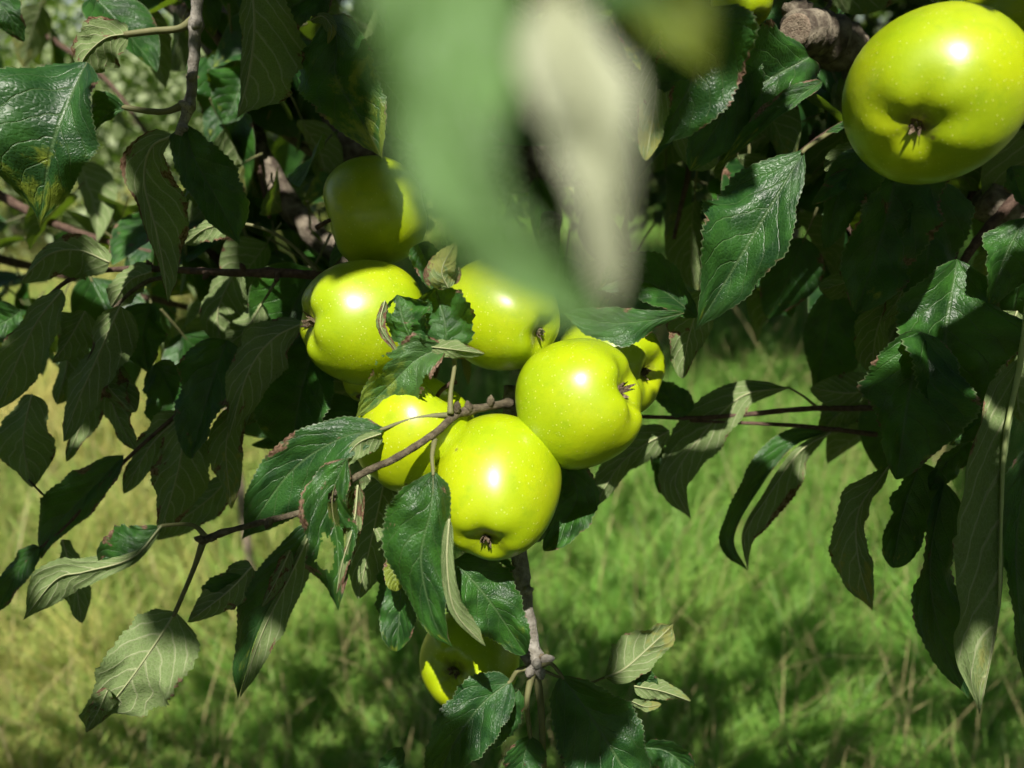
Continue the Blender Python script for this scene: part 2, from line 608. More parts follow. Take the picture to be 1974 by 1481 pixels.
def meadow():
    n = 210000
    # more blades per square metre nearer to the camera
    y = 0.75 + 9.5 * nrg.random(n) ** 1.7
    x = (nrg.random(n) * 2 - 1) * (0.80 * y + 0.5)
    g1 = vnoise(x, y, 1.1, 3.0)
    g2 = vnoise(x, y, 3.6, 8.0)
    dry = 0.17 + 0.6 * g1 + 0.5 * g2 - 0.50 * np.tanh((x + 0.50) * 1.8)
    dry = np.clip(dry + nrg.normal(0, 0.28, n), 0, 1)
    clump = vnoise(x, y, 5.0, 1.0)
    ht = (0.09 + 0.15 * nrg.random(n)) * (1 + 0.9 * clump) * (1 + 0.2 * dry)
    stalk = nrg.random(n) < 0.022
    ht = np.where(stalk, 0.30 + 0.32 * nrg.random(n), np.clip(ht, 0.05, 0.45))
    wdt = np.where(stalk, 0.0016 + 0.0012 * nrg.random(n), 0.0014 + 0.0026 * nrg.random(n))
    dry = np.where(stalk, np.clip(0.65 + 0.3 * nrg.random(n), 0, 1), dry)
    # lean: a common direction per clump plus scatter
    la = 6.28 * vnoise(x, y, 1.6, 21.0) * 1.2 + nrg.normal(0, 1.9, n)
    ln = np.clip(np.abs(nrg.normal(0.75, 0.5, n)), 0, 2.0) * np.where(stalk, 0.55, 1)
    az = nrg.random(n) * 6.28
    S = 4
    V = np.zeros((n, 2 * S + 1, 3))
    for i in range(S + 1):
        f = i / S
        bend = ln * ht * f ** 1.8
        cx = x + np.cos(la) * bend
        cy = y + np.sin(la) * bend
        cz = ht * f * np.sqrt(np.maximum(0.25, 1 - 0.35 * (ln * f) ** 2)) - 0.004
        w = wdt * (1 - f ** 2.2) * 0.5 + 0.0003
        if i < S:
            V[:, 2 * i] = np.stack([cx - np.cos(az) * w, cy - np.sin(az) * w, cz], 1)
            V[:, 2 * i + 1] = np.stack([cx + np.cos(az) * w, cy + np.sin(az) * w, cz], 1)
        else:
            V[:, 2 * S] = np.stack([cx, cy, cz], 1)
    base = (np.arange(n) * (2 * S + 1))[:, None]
    F = []
    for i in range(S - 1):
        F.append(base + np.array([[2 * i, 2 * i + 1, 2 * i + 3]]))
        F.append(base + np.array([[2 * i, 2 * i + 3, 2 * i + 2]]))
    F.append(base + np.array([[2 * S - 2, 2 * S - 1, 2 * S]]))
    F = np.concatenate(F)
    g = np.stack([np.full(n, 0.095), np.full(n, 0.275), np.full(n, 0.034)], 1)
    gy = np.stack([np.full(n, 0.235), np.full(n, 0.420), np.full(n, 0.070)], 1)
    st = np.stack([np.full(n, 0.500), np.full(n, 0.440), np.full(n, 0.150)], 1)
    r = nrg.random(n)[:, None]
    c = g * (1 - r) + gy * r
    dd = dry[:, None] ** 1.3
    c = c * (1 - dd) + st * dd
    c *= (0.95 + 0.80 * nrg.random(n))[:, None]
    c = np.where(stalk[:, None], np.array([[.55, .46, .22]]) * (0.7 + 0.5 * nrg.random(n))[:, None], c)
    C = np.repeat(c[:, None], 2 * S + 1, 1)
    tip = np.array([i // 2 / S for i in range(2 * S)] + [1.0])[None, :, None] ** 2 * 0.16      # tips dried to straw
    C = C * (1 - tip) + np.array([.52, .47, .20]) * tip
    o = link('meadow_grass', fast_mesh('meadow_grass', V.reshape(-1, 3), F, col=C.reshape(-1, 3)), M_GRASS)
    tag(o, 'long green and straw coloured meadow grass below the apple branches', 'grass', kind='stuff')


meadow()


# ------------------------------------------------------------------ foliage masses
def leaf_faces(c, nrm, along, ln, wd):
    """c, nrm, along: (n,3); a folded six-point leaf for each"""
    n = len(c)
    nrm = nrm / np.linalg.norm(nrm, axis=1, keepdims=True)
    along = along - nrm * np.sum(along * nrm, 1, keepdims=True)
    along /= np.linalg.norm(along, axis=1, keepdims=True) + 1e-9
    sd = np.cross(nrm, along)
    ln, wd = ln[:, None], wd[:, None]
    up = nrm * wd * 0.22
    V = np.stack([c - along * ln * .5,
                  c - along * ln * .15 + sd * wd * .5 + up, c + along * ln * .2 + sd * wd * .45 + up,
                  c + along * ln * .5 - nrm * ln * .12,
                  c + along * ln * .2 - sd * wd * .45 + up, c - along * ln * .15 - sd * wd * .5 + up,
                  c], 1)
    b = (np.arange(n) * 7)[:, None]
    F = np.concatenate([b + np.array([[0, 1, 6]]), b + np.array([[1, 2, 6]]), b + np.array([[2, 3, 6]]),
                        b + np.array([[3, 4, 6]]), b + np.array([[4, 5, 6]]), b + np.array([[5, 0, 6]])])
    return V.reshape(-1, 3), F


def rand_leaves(c, size, rs, flat=0.6):
    n = len(c)
    nrm = rs.normal(0, 1, (n, 3))
    nrm[:, 2] = np.abs(nrm[:, 2]) + flat
    al = rs.normal(0, 1, (n, 3))
    al[:, 2] -= 0.7
    ln = size * (0.7 + 0.6 * rs.random(n))
    return leaf_faces(c, nrm, al, ln, ln * (0.5 + 0.15 * rs.random(n))), np.repeat(rs.random(n), 7)


def apple_tree(loc, trunk_h, crown_c, crown_r, n, size, label, mat, seed, clumps=26):
    rs = np.random.default_rng(seed)
    root = bpy.data.objects.new('apple_tree', None)
    COL.objects.link(root)
    root.location = loc
    tag(root, label, 'tree', 'orchard trees behind')
    L = Vector(loc)
    tv, tf = tube([(Vector((0, 0, -.05)), .11), (Vector((.03, .02, trunk_h * .5)), .085), (Vector((-.02, 0, trunk_h)), .07)], 14, 10, .2, seed)
    link('trunk', mesh('trunk', tv, tf), M_LIMB, root)
    cc = Vector(crown_c) - L
    cen = []
    while len(cen) < clumps:
        q = rs.normal(0, 1, 3)
        q /= np.linalg.norm(q)
        q *= rs.uniform(.45, 1.0)
        cen.append(np.array(cc) + q * np.array(crown_r))
    for q in cen[:7]:
        b = Vector((0, 0, trunk_h * .92))
        e = Vector(q)
        lv, lf = tube([(b, .045), (b.lerp(e, .5) + Vector((0, 0, .12)), .028), (e, .010)], 10, 7, .15, seed)
        link('limb', mesh('limb', lv, lf), M_LIMB, root)
    per = n // clumps
    pts = np.concatenate([q + rs.normal(0, 1, (per, 3)) * np.array(crown_r) * .22 for q in cen])
    pts[:, 2] = np.maximum(pts[:, 2], 0.15 - L.z)
    (V, F), tt = rand_leaves(pts, size, rs)
    link('crown', fast_mesh('crown', V, F, fac=tt), mat, root, smooth=False)
    return root


apple_tree((-4.4, 7.0, 0), 1.4, (-3.7, 6.4, 1.45), (1.9, 1.3, 1.15), 9000, .085, 'sunlit orchard tree seen blurred through the leaves at upper left', M_FAR, 41)
apple_tree((-0.9, 9.5, 0), 1.6, (-0.9, 9.2, 2.2), (2.4, 1.5, 1.5), 8000, .10, 'sunlit orchard tree far behind the shaded apple', M_FAR, 42)
apple_tree((3.2, 8.0, 0), 1.5, (3.2, 7.6, 1.9), (2.4, 1.6, 1.5), 9000, .09, 'shady orchard tree far behind the hanging leaves at right', M_FAR, 43)
rs = np.random.default_rng(77)
hp = np.stack([rs.uniform(-16, 16, 16000), 14 + rs.normal(0, .7, 16000), rs.uniform(0.05, 5.5, 16000)], 1)
(V, F), tt = rand_leaves(hp, .24, rs)
tag(link('hedge', fast_mesh('hedge', V, F, fac=tt), M_FAR, smooth=False), 'tall green hedge closing off the far end of the meadow', 'hedge')

# wooden stake in the meadow
stk_b = P(466, 985, 2.05)
stk_t = P(462, 770, 2.05)
root = bpy.data.objects.new('garden_stake', None)
COL.objects.link(root)
root.location = (stk_b.x, stk_b.y, 0)
tag(root, 'thin weathered wooden stake standing in the grass behind the leaves', 'stake')
tv, tf = tube([(Vector((0, 0, -.05)), .013), (Vector((.004, 0, .45)), .0125), (Vector((0, .01, .95)), .012)], 16, 9, .12, 4)
link('pole', mesh('pole', tv, tf), bark_material('weathered_wood', (0.22, 0.17, 0.12), (0.32, 0.26, 0.19), 60), root)


# ------------------------------------------------------------------ apples
def apple(px, py, d, rpx, axis, label, ratio=0.93, roll=0.0, lobes=0.045, seed=0, basin=0.30, taper=0.10, stalk=True, skew=0.0, bw=0.32, cs=1.0):
    """axis: where the calyx points, in camera terms (right, up, towards the camera)"""
    R = rpx * d / FPX
    c = P(px, py, d)
    bk = (CAM - c).normalized()                    # axis is given as seen along the ray to this apple
    rt = UPV.cross(bk).normalized()
    ax = (rt * axis[0] + bk.cross(rt) * axis[1] + bk * axis[2]).normalized()
    NU, NV = 56, 44
    V, U = [], []
    for i in range(NV + 1):
        ph = math.pi * i / NV                      # 0 = calyx pole
        sn, co = math.sin(ph), math.cos(ph)
        for j in range(NU):
            th = 2 * math.pi * j / NU
            lobe2 = 0.45 * lobes
            lb = 1 + lobe2 * math.cos(5 * th + roll) * math.exp(-((ph - 0.55) / 0.55) ** 2) \
                + 0.035 * noise.noise(Vector((math.cos(th) * 1.3, math.sin(th) * 1.3, ph * 1.2 + seed)))
            r = R * sn ** 0.90 * (1 - taper * co) * lb
            z = R * ratio * (co * (1 + 0.10 * sn * sn))
            rr = r / R
            if co > 0:
                z -= R * basin * math.exp(-(rr / bw) ** 2)
                z += R * lobe2 * 0.9 * math.cos(5 * th + roll) * math.exp(-((rr - 0.42) / 0.22) ** 2)
            else:
                z += R * 0.34 * math.exp(-(rr / 0.26) ** 2)
            z += skew * R * math.cos(th) * sn * 0.2
            V.append((r * math.cos(th), r * math.sin(th), z))
    F = []
    for i in range(NV):
        for j in range(NU):
            a, b = i * NU + j, i * NU + (j + 1) % NU
            F.append((a, a + NU, b + NU, b))
    o = link('apple', mesh('apple', V, F), M_APPLE)
    o.location = c
    o.rotation_euler = ax.to_track_quat('Z', 'Y').to_euler()
    tag(o, label, 'apple', 'green apples on the tree')
    # dried calyx: curled sepals and a tuft of stamens
    zc = R * (ratio - basin)
    V, F = [], []
    rr = random.Random(seed + 5)
    for kx in range(6):
        a = kx * 1.047 + rr.uniform(-.25, .25)
        L = cs * rr.uniform(.0045, .0075)
        wd = rr.uniform(.0013, .0021) * (0.7 + 0.3 * cs)
        rad = Vector((math.cos(a), math.sin(a), 0))
        sd = Vector((-math.sin(a), math.cos(a), 0))
        cur = rr.uniform(0.2, 1.0)
        b = len(V)
        for m in range(5):
            f = m / 4
            ctr = rad * (.0009 + L * .55 * math.sin(f * 1.6 * cur)) + Vector((0, 0, zc - .001 + L * (f - .35 * cur * f * f)))
            w = wd * (1 - f * .85)
            V += [ctr - sd * w, ctr + sd * w + Vector((0, 0, w * .5))]
        for m in range(4):
            q = b + 2 * m
            F.append((q, q + 1, q + 3, q + 2))
    for kx in range(9):
        a = rr.uniform(0, 6.28)
        p0 = Vector((math.cos(a), math.sin(a), 0)) * .0008 + Vector((0, 0, zc - .001))
        p1 = p0 + Vector((math.cos(a) * rr.uniform(0, .0016), math.sin(a) * rr.uniform(0, .0016), rr.uniform(.0025, .0045)))
        tv, tf = tube([(p0, .0003), (p0.lerp(p1, .5), .00028), (p1, .0004)], 4, 4)
        b = len(V)
        V += tv
        F += [tuple(b + q for q in f) for f in tf]
    link('calyx', mesh('calyx', V, F), M_DRY, o)
    if stalk:
        z0 = -R * (ratio - 0.34)
        tv, tf = tube([(Vector((0, 0, z0 + .002)), .0013), (Vector((.001, .001, z0 - .008)), .0011), (Vector((.003, -.002, z0 - .017)), .0016)], 10, 7)
        link('stalk', mesh('stalk', tv, tf), M_RED, o)
    return o


apple(698, 621, .428, 120, (-.90, -.02, .34), 'green apple lying sideways at the left of the cluster, calyx facing left', .98, 0.4, .06, 1, .20, cs=1.5)
apple(968, 609, .410, 107, (.72, -.30, .60), 'green apple at top centre of the cluster below the blurred leaf tip', 1.06, 0.9, .03, 2, .22)
apple(1119, 777, .385, 125, (.86, .26, .36), 'green apple with a deep notched calyx at the right of the cluster', .94, 2.2, .06, 3, .34, .06, cs=1.7)
apple(957, 941, .375, 124, (-.16, -.76, .60), 'lowest green apple of the cluster, dark calyx near its lower edge', 1.14, 1.0, .03, 4, .24, .12)
apple(797, 838, .394, 113, (-.5, -.75, -.35), 'green apple crossed by the diagonal twig in the cluster', 1.0, 0.2, .03, 5, .22)
apple(1178, 708, .455, 106, (.72, -.1, .45), 'shaded green apple with a brown blotch tucked behind the notched apple', .95, 0.5, .04, 6)
apple(727, 408, .455, 104, (.95, .25, -.1), 'shaded green apple above the cluster, touched by one spot of sun', .95, 0.5, .03, 7, .25)
apple(902, 1275, .455, 97, (-.40, -.25, .85), 'small green apple hanging lowest, behind the dark drooping leaf', .84, 1.5, .05, 8, .26)
apple(1800, 186, .340, 164, (-.19, -.31, .93), 'largest green apple at the upper right, its calyx towards us', 1.0, 2.0, .045, 9, .13, .05, bw=.26, cs=.95)
apple(1432, 2, .46, 58, (.3, -.6, .4), 'green apple cut off by the top edge near the sawn stub', .95, 0.5, .03, 10)
apple(1992, 22, .405, 118, (.3, -.5, -.4), 'dark green apple half hidden behind the largest apple in the corner', .95, 0.5, .03, 14)
apple(712, 730, .440, 52, (-.3, -.8, .3), 'tiny green apple peeping out below the sideways apple', .95, 0.5, .03, 12)

# ------------------------------------------------------------------ branches and leaves
T, B = 'top', 'bot'
A = Branch('apple_twig', 'grey twig hanging down at upper left with large drooping leaves', .375, (382, -60))
A.wood([(384, -60), (378, 40), (372, 130), (366, 195), (345, 262)], 3.0, 2.1, M_GREY, knobs=(.33, .82))
A.leaf([(247, 66), (205, 74), (168, 105), (150, 140)], 42, 34, B, stalk=[(374, 38), (345, 55), (295, 60)], sr=1.7)
A.leaf([(168, 120, 37), (147, 165, 36.5), (112, 250, 36), (92, 330, 36.5), (76, 440, 37.5)], [(0, 60), (.2, 112), (.5, 100), (.75, 55), (.9, 16), (1, 3)], [(0, 35), (.2, 58), (.5, 66), (.72, 34), (.9, 12), (1, 3)], T, yellow=.35, brown=.12, zl=.15, zr=-.2, label='large glossy leaf with a patch of sun near its tip')
A.leaf([(243, 208), (205, 224), (166, 268)], 30, 9, T, stalk=[(357, 200), (325, 214), (290, 215)], sr=1.5)
A.leaf([(334, 262), (292, 285), (278, 350), (300, 440), (315, 510), (324, 584)], [(0, 22), (.25, 45), (.45, 22), (.7, 22), (1, 4)], [(0, 8), (.25, 34), (.45, 50), (.7, 28), (.9, 16), (1, 4)], B, brown=.34, label='twisted leaf with a rusty brown blotch')
A.leaf([(358, 240), (372, 300), (415, 380), (462, 472)], [(0, 24), (.25, 38), (.5, 34), (.8, 22), (1, 3)], [(0, 12), (.25, 42), (.5, 62), (.75, 52), (.9, 14), (1, 3)], T, zl=.5, zr=.1, stalk=[(346, 255)])
A.leaf([(482, -60), (490, 50), (478, 150), (458, 228)], 24, [(0, 40), (.4, 68), (.7, 58), (.9, 26), (1, 4)], B, brown=.22)
A.leaf([(680, -30, 40), (600, -5, 40), (535, 30, 40), (500, 45, 40)], 55, 50, T, d=.40)
A.leaf([(632, 30, 41), (648, 75, 40), (650, 150, 39.5), (695, 230, 39), (738, 306, 39)], [(0, 14), (.25, 60), (.5, 66), (.75, 42), (1, 3)], [(0, 10), (.25, 60), (.5, 72), (.75, 50), (1, 3)], T, yellow=.45, label='dark curled leaf with yellow blotches near its tip')
A.leaf([(598, 40, 40), (622, 32, 39), (640, 55, 38.5), (632, 85, 39)], 13, 12, B, d=.39, yellow=.5)
A.leaf([(-30, -20, 45), (15, 25, 45), (48, 80, 46)], 30, 26, T, d=.45)

Bb = Branch('apple_branch', 'reddish branch running left from the sideways apple, hung with shaded drooping leaves', .46, (735, 545))
Bb.wood([(735, 545), (620, 532), (540, 527), (430, 525), (330, 520, 47), (230, 519, 48), (150, 532, 48), (90, 575, 48), (30, 650, 48)], 3.1, 0.9, M_RED, n=60, knobs=(.27, .62))
Bb.wood([(330, 533, 46.5), (280, 545, 46), (225, 590, 46), (190, 650, 46), (160, 720, 46)], 1.4, .8, M_TWIG)
Bb.leaf([(212, 506), (150, 482), (92, 492), (38, 545)], 28, 46, B, brown=.30)
Bb.leaf([(120, 560), (72, 620), (32, 700), (-8, 790)], 32, 40, B)
Bb.leaf([(40, 600, 50), (10, 620, 50), (-30, 640, 50)], 35, 45, T)
Bb.leaf([(292, 524), (250, 542), (214, 592)], 30, 26, B, brown=.1)
Bb.leaf([(232, 590), (192, 680), (152, 770), (122, 852)], [(0, 15), (.3, 50), (.6, 42), (.85, 18), (1, 3)], 38, B, d=.45, brown=.15)
Bb.leaf([(190, 735), (160, 810), (128, 890)], 24, 24, B, d=.49)
Bb.leaf([(208, 655), (222, 730), (262, 795)], 44, 30, B, d=.47, brown=.32)
Bb.leaf([(200, 720), (225, 800), (262, 868)], 32, 30, B, d=.48)
Bb.leaf([(292, 585), (276, 650), (286, 718)], 36, 34, T, d=.48)
Bb.leaf([(62, 760), (45, 850), (62, 940)], 46, 40, B, d=.47, brown=.2)
Bb.leaf([(455, 520), (420, 600), (430, 680)], 30, 40, B, d=.52)
Bb.leaf([(505, 585), (470, 640), (415, 680)], 30, 28, B, d=.50, stalk=[(533, 540), (515, 570)])
Bb.leaf([(165, 600), (130, 660), (100, 700)], 22, 26, B, d=.47)
Bb.leaf([(110, 600, 52), (130, 690, 52), (110, 780, 52)], 34, 38, B, d=.52)
Bb.leaf([(455, 430, 46), (400, 440, 46), (355, 470, 47)], 20, 26, B, stalk=[(615, 525), (560, 470), (505, 440)], sr=1.1)
Bb.leaf([(300, 700, 50), (330, 760, 50), (345, 850, 50)], 40, 46, T, d=.50)

C = Branch('apple_shoot', 'thin shoot sloping down to the left edge with dark browned leaves', .47, (470, 690))
C.wood([(470, 690), (400, 745), (340, 800), (250, 880), (180, 955), (130, 1012), (78, 1056)], 1.5, .7, M_RED, n=40)
C.wood([(120, 978), (85, 955), (55, 925)], .8, .6, M_TWIG)
C.leaf([(238, 878), (172, 948), (104, 1018), (78, 1078)], [(0, 12), (.3, 38), (.6, 40), (.85, 22), (1, 3)], 30, T, brown=.38)
C.leaf([(76, 1054), (36, 1100), (-8, 1180)], 24, 26, T)
C.leaf([(120, 1040, 48), (145, 1120, 48), (158, 1202, 48)], 26, 20, B, brown=.3)
C.leaf([(352, 800), (292, 858), (238, 952)], 34, 30, B)
C.leaf([(356, 800, 45), (345, 900, 45), (304, 1042, 45)], [(0, 20), (.3, 46), (.6, 38), (.85, 16), (1, 3)], 42, B, brown=.36, d=.45, label='leaf with a brown band across its middle')
C.leaf([(438, 655, 44), (402, 760, 44), (368, 885, 44)], 54, 50, T, d=.44, brown=.25)
C.leaf([(586, 622, 43), (525, 655, 43), (478, 720, 43), (440, 848, 43)], [(0, 14), (.3, 50), (.6, 30), (.9, 12), (1, 3)], [(0, 6), (.3, 52), (.6, 36), (.9, 10), (1, 3)], B, d=.43, brown=.36, label='hanging leaf with a torn tan patch')
C.leaf([(458, 785, 44), (436, 860, 44), (446, 982, 44)], 30, 26, B, d=.44, yellow=.4)
C.leaf([(622, 640, 46), (585, 740, 46), (560, 872, 46)], 78, 68, T, d=.46)
C.leaf([(500, 700, 47), (490, 770, 47), (475, 820, 47)], 30, 34, B, d=.47)
C.leaf([(600, 860, 50), (540, 852, 50), (485, 858, 50)], 12, 16, T, d=.50)
C.leaf([(700, 780, 47), (660, 830, 47), (640, 900, 47)], 60, 50, T, d=.47)
C.leaf([(440, 920, 49), (405, 960, 49), (300, 1040, 49)], 30, 34, B, d=.49)

D = Branch('fruiting_spur', 'brown fruiting spur slanting down left across the cluster with tattered leaves', .375, (985, 778, 40))
D.wood([(985, 778, 40), (955, 782, 39), (885, 798, 37.5), (835, 838, 35.9), (765, 882, 35.3), (690, 918, 35.4), (600, 980, 36.2), (500, 1008, 36.5), (420, 1030, 36.5), (388, 1046, 36.5)], 2.1, 1.3, M_TWIG, n=70, knobs=(.02, .16, .94, .985))
D.leaf([(742, 826, 36.5), (655, 846, 36.5), (560, 910, 37), (466, 1040, 37.5)], [(0, 10), (.2, 34), (.5, 52), (.8, 36), (1, 3)], [(0, 10), (.15, 36), (.45, 56), (.7, 62), (.9, 26), (1, 3)], T, stalk=[(868, 800, 37), (800, 806, 36.5)], sr=1.0, zl=-.1, zr=.25, label='broad sunlit leaf behind the twig with a worn white spot')
D.leaf([(735, 836, 36), (690, 855, 35.8), (655, 900, 35.8)], 10, 26, B, d=.358)
D.leaf([(668, 884, 35.5), (640, 960, 35.5), (652, 1060, 35.5), (652, 1178, 35.5)], [(0, 20), (.25, 46), (.5, 40), (.65, 46), (.85, 18), (1, 3)], [(0, 20), (.25, 36), (.5, 42), (.8, 14), (1, 3)], T, brown=.42, holes=((.32, .1, .14), (.62, -.4, .13), (.55, .55, .10)), d=.355, wave=.25, label='tattered leaf full of holes with dry brown edges')
D.leaf([(612, 998, 37), (548, 1110, 37), (492, 1220, 37.5), (458, 1348, 38)], [(0, 12), (.3, 40), (.6, 52), (.85, 26), (1, 3)], 6, T, d=.37, zl=.1, brown=.12)
D.leaf([(612, 998, 36.9), (560, 1110, 36.7), (508, 1215, 37.2), (462, 1346, 37.9)], 10, [(0, 8), (.3, 26), (.6, 34), (.85, 18), (1, 3)], B, d=.37, brown=.30)
D.leaf([(312, 1014, 36.5), (255, 1068, 36), (190, 1092, 36)], [(0, 8), (.3, 44), (.6, 58), (.85, 30), (1, 3)], 10, T, stalk=[(398, 1036), (370, 1012)], sr=1.0, wave=.2, zl=.3)
D.leaf([(312, 1014, 36.4), (255, 1075, 35.8), (165, 1102, 35.6), (108, 1118, 35.8), (44, 1196, 36)], [(0, 6), (.3, 12), (.55, 26), (.75, 34), (.9, 14), (1, 3)], [(0, 4), (.4, 16), (.7, 38), (.9, 16), (1, 3)], B, d=.36, label='curled leaf tip showing its pale underside')
D.leaf([(338, 1180, 36.3), (300, 1240, 36), (240, 1325, 36), (166, 1412, 36.5)], [(0, 22), (.25, 62), (.5, 60), (.75, 36), (.92, 22), (1, 3)], [(0, 30), (.2, 80), (.5, 82), (.72, 58), (.8, 12), (.92, 8), (1, 3)], B, stalk=[(390, 1048), (372, 1100)], sr=1.2, brown=.16, zl=.1, zr=-.25, label='large pale leaf underside, half in sun, with a ragged tip')
D.leaf([(486, 1092, 37), (440, 1140, 36.8), (362, 1200, 36.6)], 34, 32, B, brown=.36, wave=.3, d=.368)
D.leaf([(470, 1110, 37), (430, 1145, 37.2), (380, 1190, 37.2)], 34, 10, T, brown=.3, wave=.3, d=.372)
D.leaf([(800, 668, 37.8), (778, 620, 37.6), (765, 568, 37.9)], [(0, 20), (.3, 46), (.7, 50), (1, 6)], [(0, 16), (.3, 32), (.7, 35.5), (1, 4)], T, d=.355, wave=.3, holes=((.8, .5, .1),), brown=.3, arch=-.2)
D.leaf([(858, 680, 37.6), (858, 625, 37.3), (838, 552, 37.7)], [(0, 26), (.3, 50), (.6, 52), (.9, 30), (1, 5)], [(0, 24), (.3, 52), (.6, 58), (.9, 35.5), (1, 5)], T, d=.355, wave=.25, brown=.3, arch=-.25)
D.leaf([(742, 580, 37.6), (734, 630, 37.2), (768, 682, 37.4)], 9, 9, B, brown=.75, d=.353)
D.leaf([(862, 668, 37.4), (806, 692, 36.9), (752, 742, 37.0), (686, 804, 37.9)], [(0, 10), (.2, 40), (.5, 40), (.8, 24), (1, 3)], [(0, 12), (.2, 40), (.5, 48), (.8, 26), (1, 3)], T, d=.35, stalk=[(868, 798, 36.8), (869, 755, 37.0), (876, 700, 37.8)], sr=1.1, yellow=.5, brown=.28, pale=.25, holes=((.52, -.8, .10), (.33, .85, .08)), wave=.25, label='sunlit puckered leaf with chewed holes in front of the cluster')
D.leaf([(820, 668, 37.2), (860, 672, 36.9), (935, 682, 37.3)], 16, [(0, 6), (.35, 26), (.7, 10), (1, 3)], B, d=.348)
D.leaf([(864, 556, 36.5), (852, 520, 36.2), (878, 468, 36.6)], 22, 26, B, d=.365, yellow=.9)
D.leaf([(832, 552, 37), (826, 525, 36.8), (838, 495, 37)], 9, 10, B, d=.37, brown=.8)
D.leaf([(872, 548, 37.2), (880, 530, 37.2), (885, 515, 37.2)], 9, 9, B, d=.372, brown=.9)
D.leaf([(835, 908, 34.6), (832, 980, 34), (812, 1080, 34), (838, 1200, 34.5), (872, 1248, 35)], [(0, 24), (.15, 62), (.35, 84), (.6, 50), (.85, 20), (1, 3)], [(0, 18), (.15, 28), (.4, 42), (.65, 40), (.85, 20), (1, 3)], T, stalk=[(838, 848, 36), (833, 880, 35)], sr=.95, d=.343, zl=-.1, zr=-.35, label='glossy veined leaf hanging in front of the lowest cluster apple')
D.leaf([(866, 1000, 33.9), (862, 1090, 33.7), (878, 1180, 34), (936, 1246, 34.8)], 12, [(0, 6), (.3, 12), (.7, 20), (.9, 12), (1, 3)], B, d=.34, brown=.14)
D.leaf([(876, 1080, 38), (945, 1160, 38), (1014, 1262, 39)], 58, 56, T, d=.38)
D.leaf([(742, 925, 41), (716, 1040, 41), (690, 1155, 41)], 46, 48, B, d=.41)
D.leaf([(775, 1070, 41), (772, 1160, 41), (765, 1256, 41)], 44, 40, T, d=.41, brown=.2)
D.leaf([(772, 1072, 39), (765, 1105, 39), (765, 1140, 39)], 24, 24, T, d=.39, yellow=1.0)
D.leaf([(1082, 890, 42), (1112, 960, 42), (1048, 1062, 42)], 38, 38, T, d=.42)
D.leaf([(700, 905, 43), (735, 960, 43), (745, 1030, 43)], 30, 28, B, d=.43)
D.leaf([(806, 470, 41), (822, 505, 41), (836, 560, 41)], 24, 26, T, d=.41)

E = Branch('fruiting_spur', 'stout grey spur hanging below the cluster, ending in a rosette of leaves', .425, (990, 745, 43))
E.wood([(990, 745, 44), (985, 850, 43.5), (988, 980, 43), (1003, 1090, 42.5), (1015, 1190, 42), (1034, 1288, 41.5)], 5.6, 4.2, M_GREY, n=46, knobs=(.97,), sides=14)
E.wood([(1010, 775, 44.5), (1040, 700, 45), (1050, 600, 47), (1060, 420, 50)], 6, 7, M_LIMB, n=20, sides=12)
E.wood([(1030, 1275, 41.4), (1045, 1265, 41.2), (1055, 1278, 41.2)], 1.6, 1.2, M_TWIG)
E.wood([(1034, 1290, 41.4), (1044, 1380, 41.4), (1048, 1500, 41.6)], 2.2, 1.7, M_STALK)
E.leaf([(985, 1312, 41), (925, 1362, 40.5), (872, 1440, 40.5), (838, 1530, 41)], 55, 48, T, stalk=[(1030, 1288, 41), (1000, 1292, 40.8)], sr=1.3, d=.41)
E.leaf([(1000, 1330, 42.5), (960, 1375, 42.5), (935, 1440, 43)], 40, 40, T, d=.425)
E.leaf([(1082, 1302, 40.5), (1135, 1375, 40), (1192, 1465, 40), (1245, 1560, 40)], [(0, 30), (.2, 62), (.5, 78), (.8, 50), (1, 3)], [(0, 20), (.2, 60), (.5, 72), (.8, 40), (1, 3)], T, stalk=[(1040, 1285, 41), (1062, 1280, 40.8)], sr=1.1, d=.40, brown=.22, label='dark leaf with a pale scorched centre at the bottom edge')
E.leaf([(1166, 1306, 40.8), (1205, 1288, 40.4), (1262, 1238, 40.4), (1298, 1203, 40.6)], [(0, 8), (.3, 22), (.7, 30), (.9, 22), (1, 4)], [(0, 10), (.3, 44), (.7, 34), (.9, 22), (1, 4)], B, stalk=[(1040, 1290, 41.2), (1090, 1310, 41), (1130, 1318, 41)], sr=.7, d=.405, yellow=.35, zl=.3, zr=.3, label='pale yellow-green curled leaf lit by the sun')
E.leaf([(1222, 1322, 41), (1275, 1332, 41), (1332, 1352, 41)], 20, 16, B, d=.41, yellow=.3)
E.leaf([(1218, 1296, 41.3), (1240, 1305, 41.3), (1268, 1322, 41.3)], 14, 20, T, d=.413)
E.leaf([(1218, 1352, 41), (1245, 1362, 41), (1275, 1358, 41)], 9, 9, B, d=.41, yellow=.6)
E.leaf([(1022, 1418, 41.2), (1010, 1460, 41), (1000, 1530, 41)], 36, 38, T, stalk=[(1028, 1290, 41), (1016, 1350, 40.8)], sr=1.5, d=.41)
E.leaf([(1240, 1440, 42), (1290, 1450, 42), (1340, 1500, 42)], 40, 30, T, d=.42)
E.leaf([(1085, 1470, 43), (1120, 1440, 43), (1180, 1430, 43)], 40, 20, T, d=.43, brown=.4)
E.leaf([(1040, 1045, 41.5), (1030, 1020, 41.5), (1042, 985, 41.5)], 22, 20, B, d=.415, yellow=.4)
E.leaf([(905, 1090, 43), (960, 1095, 43), (1010, 1130, 43)], 28, 30, T, d=.43, holes=((.5, .2, .12),))
E.leaf([(775, 1440, 44), (760, 1460, 44), (730, 1500, 44)], 20, 18, T, d=.44)

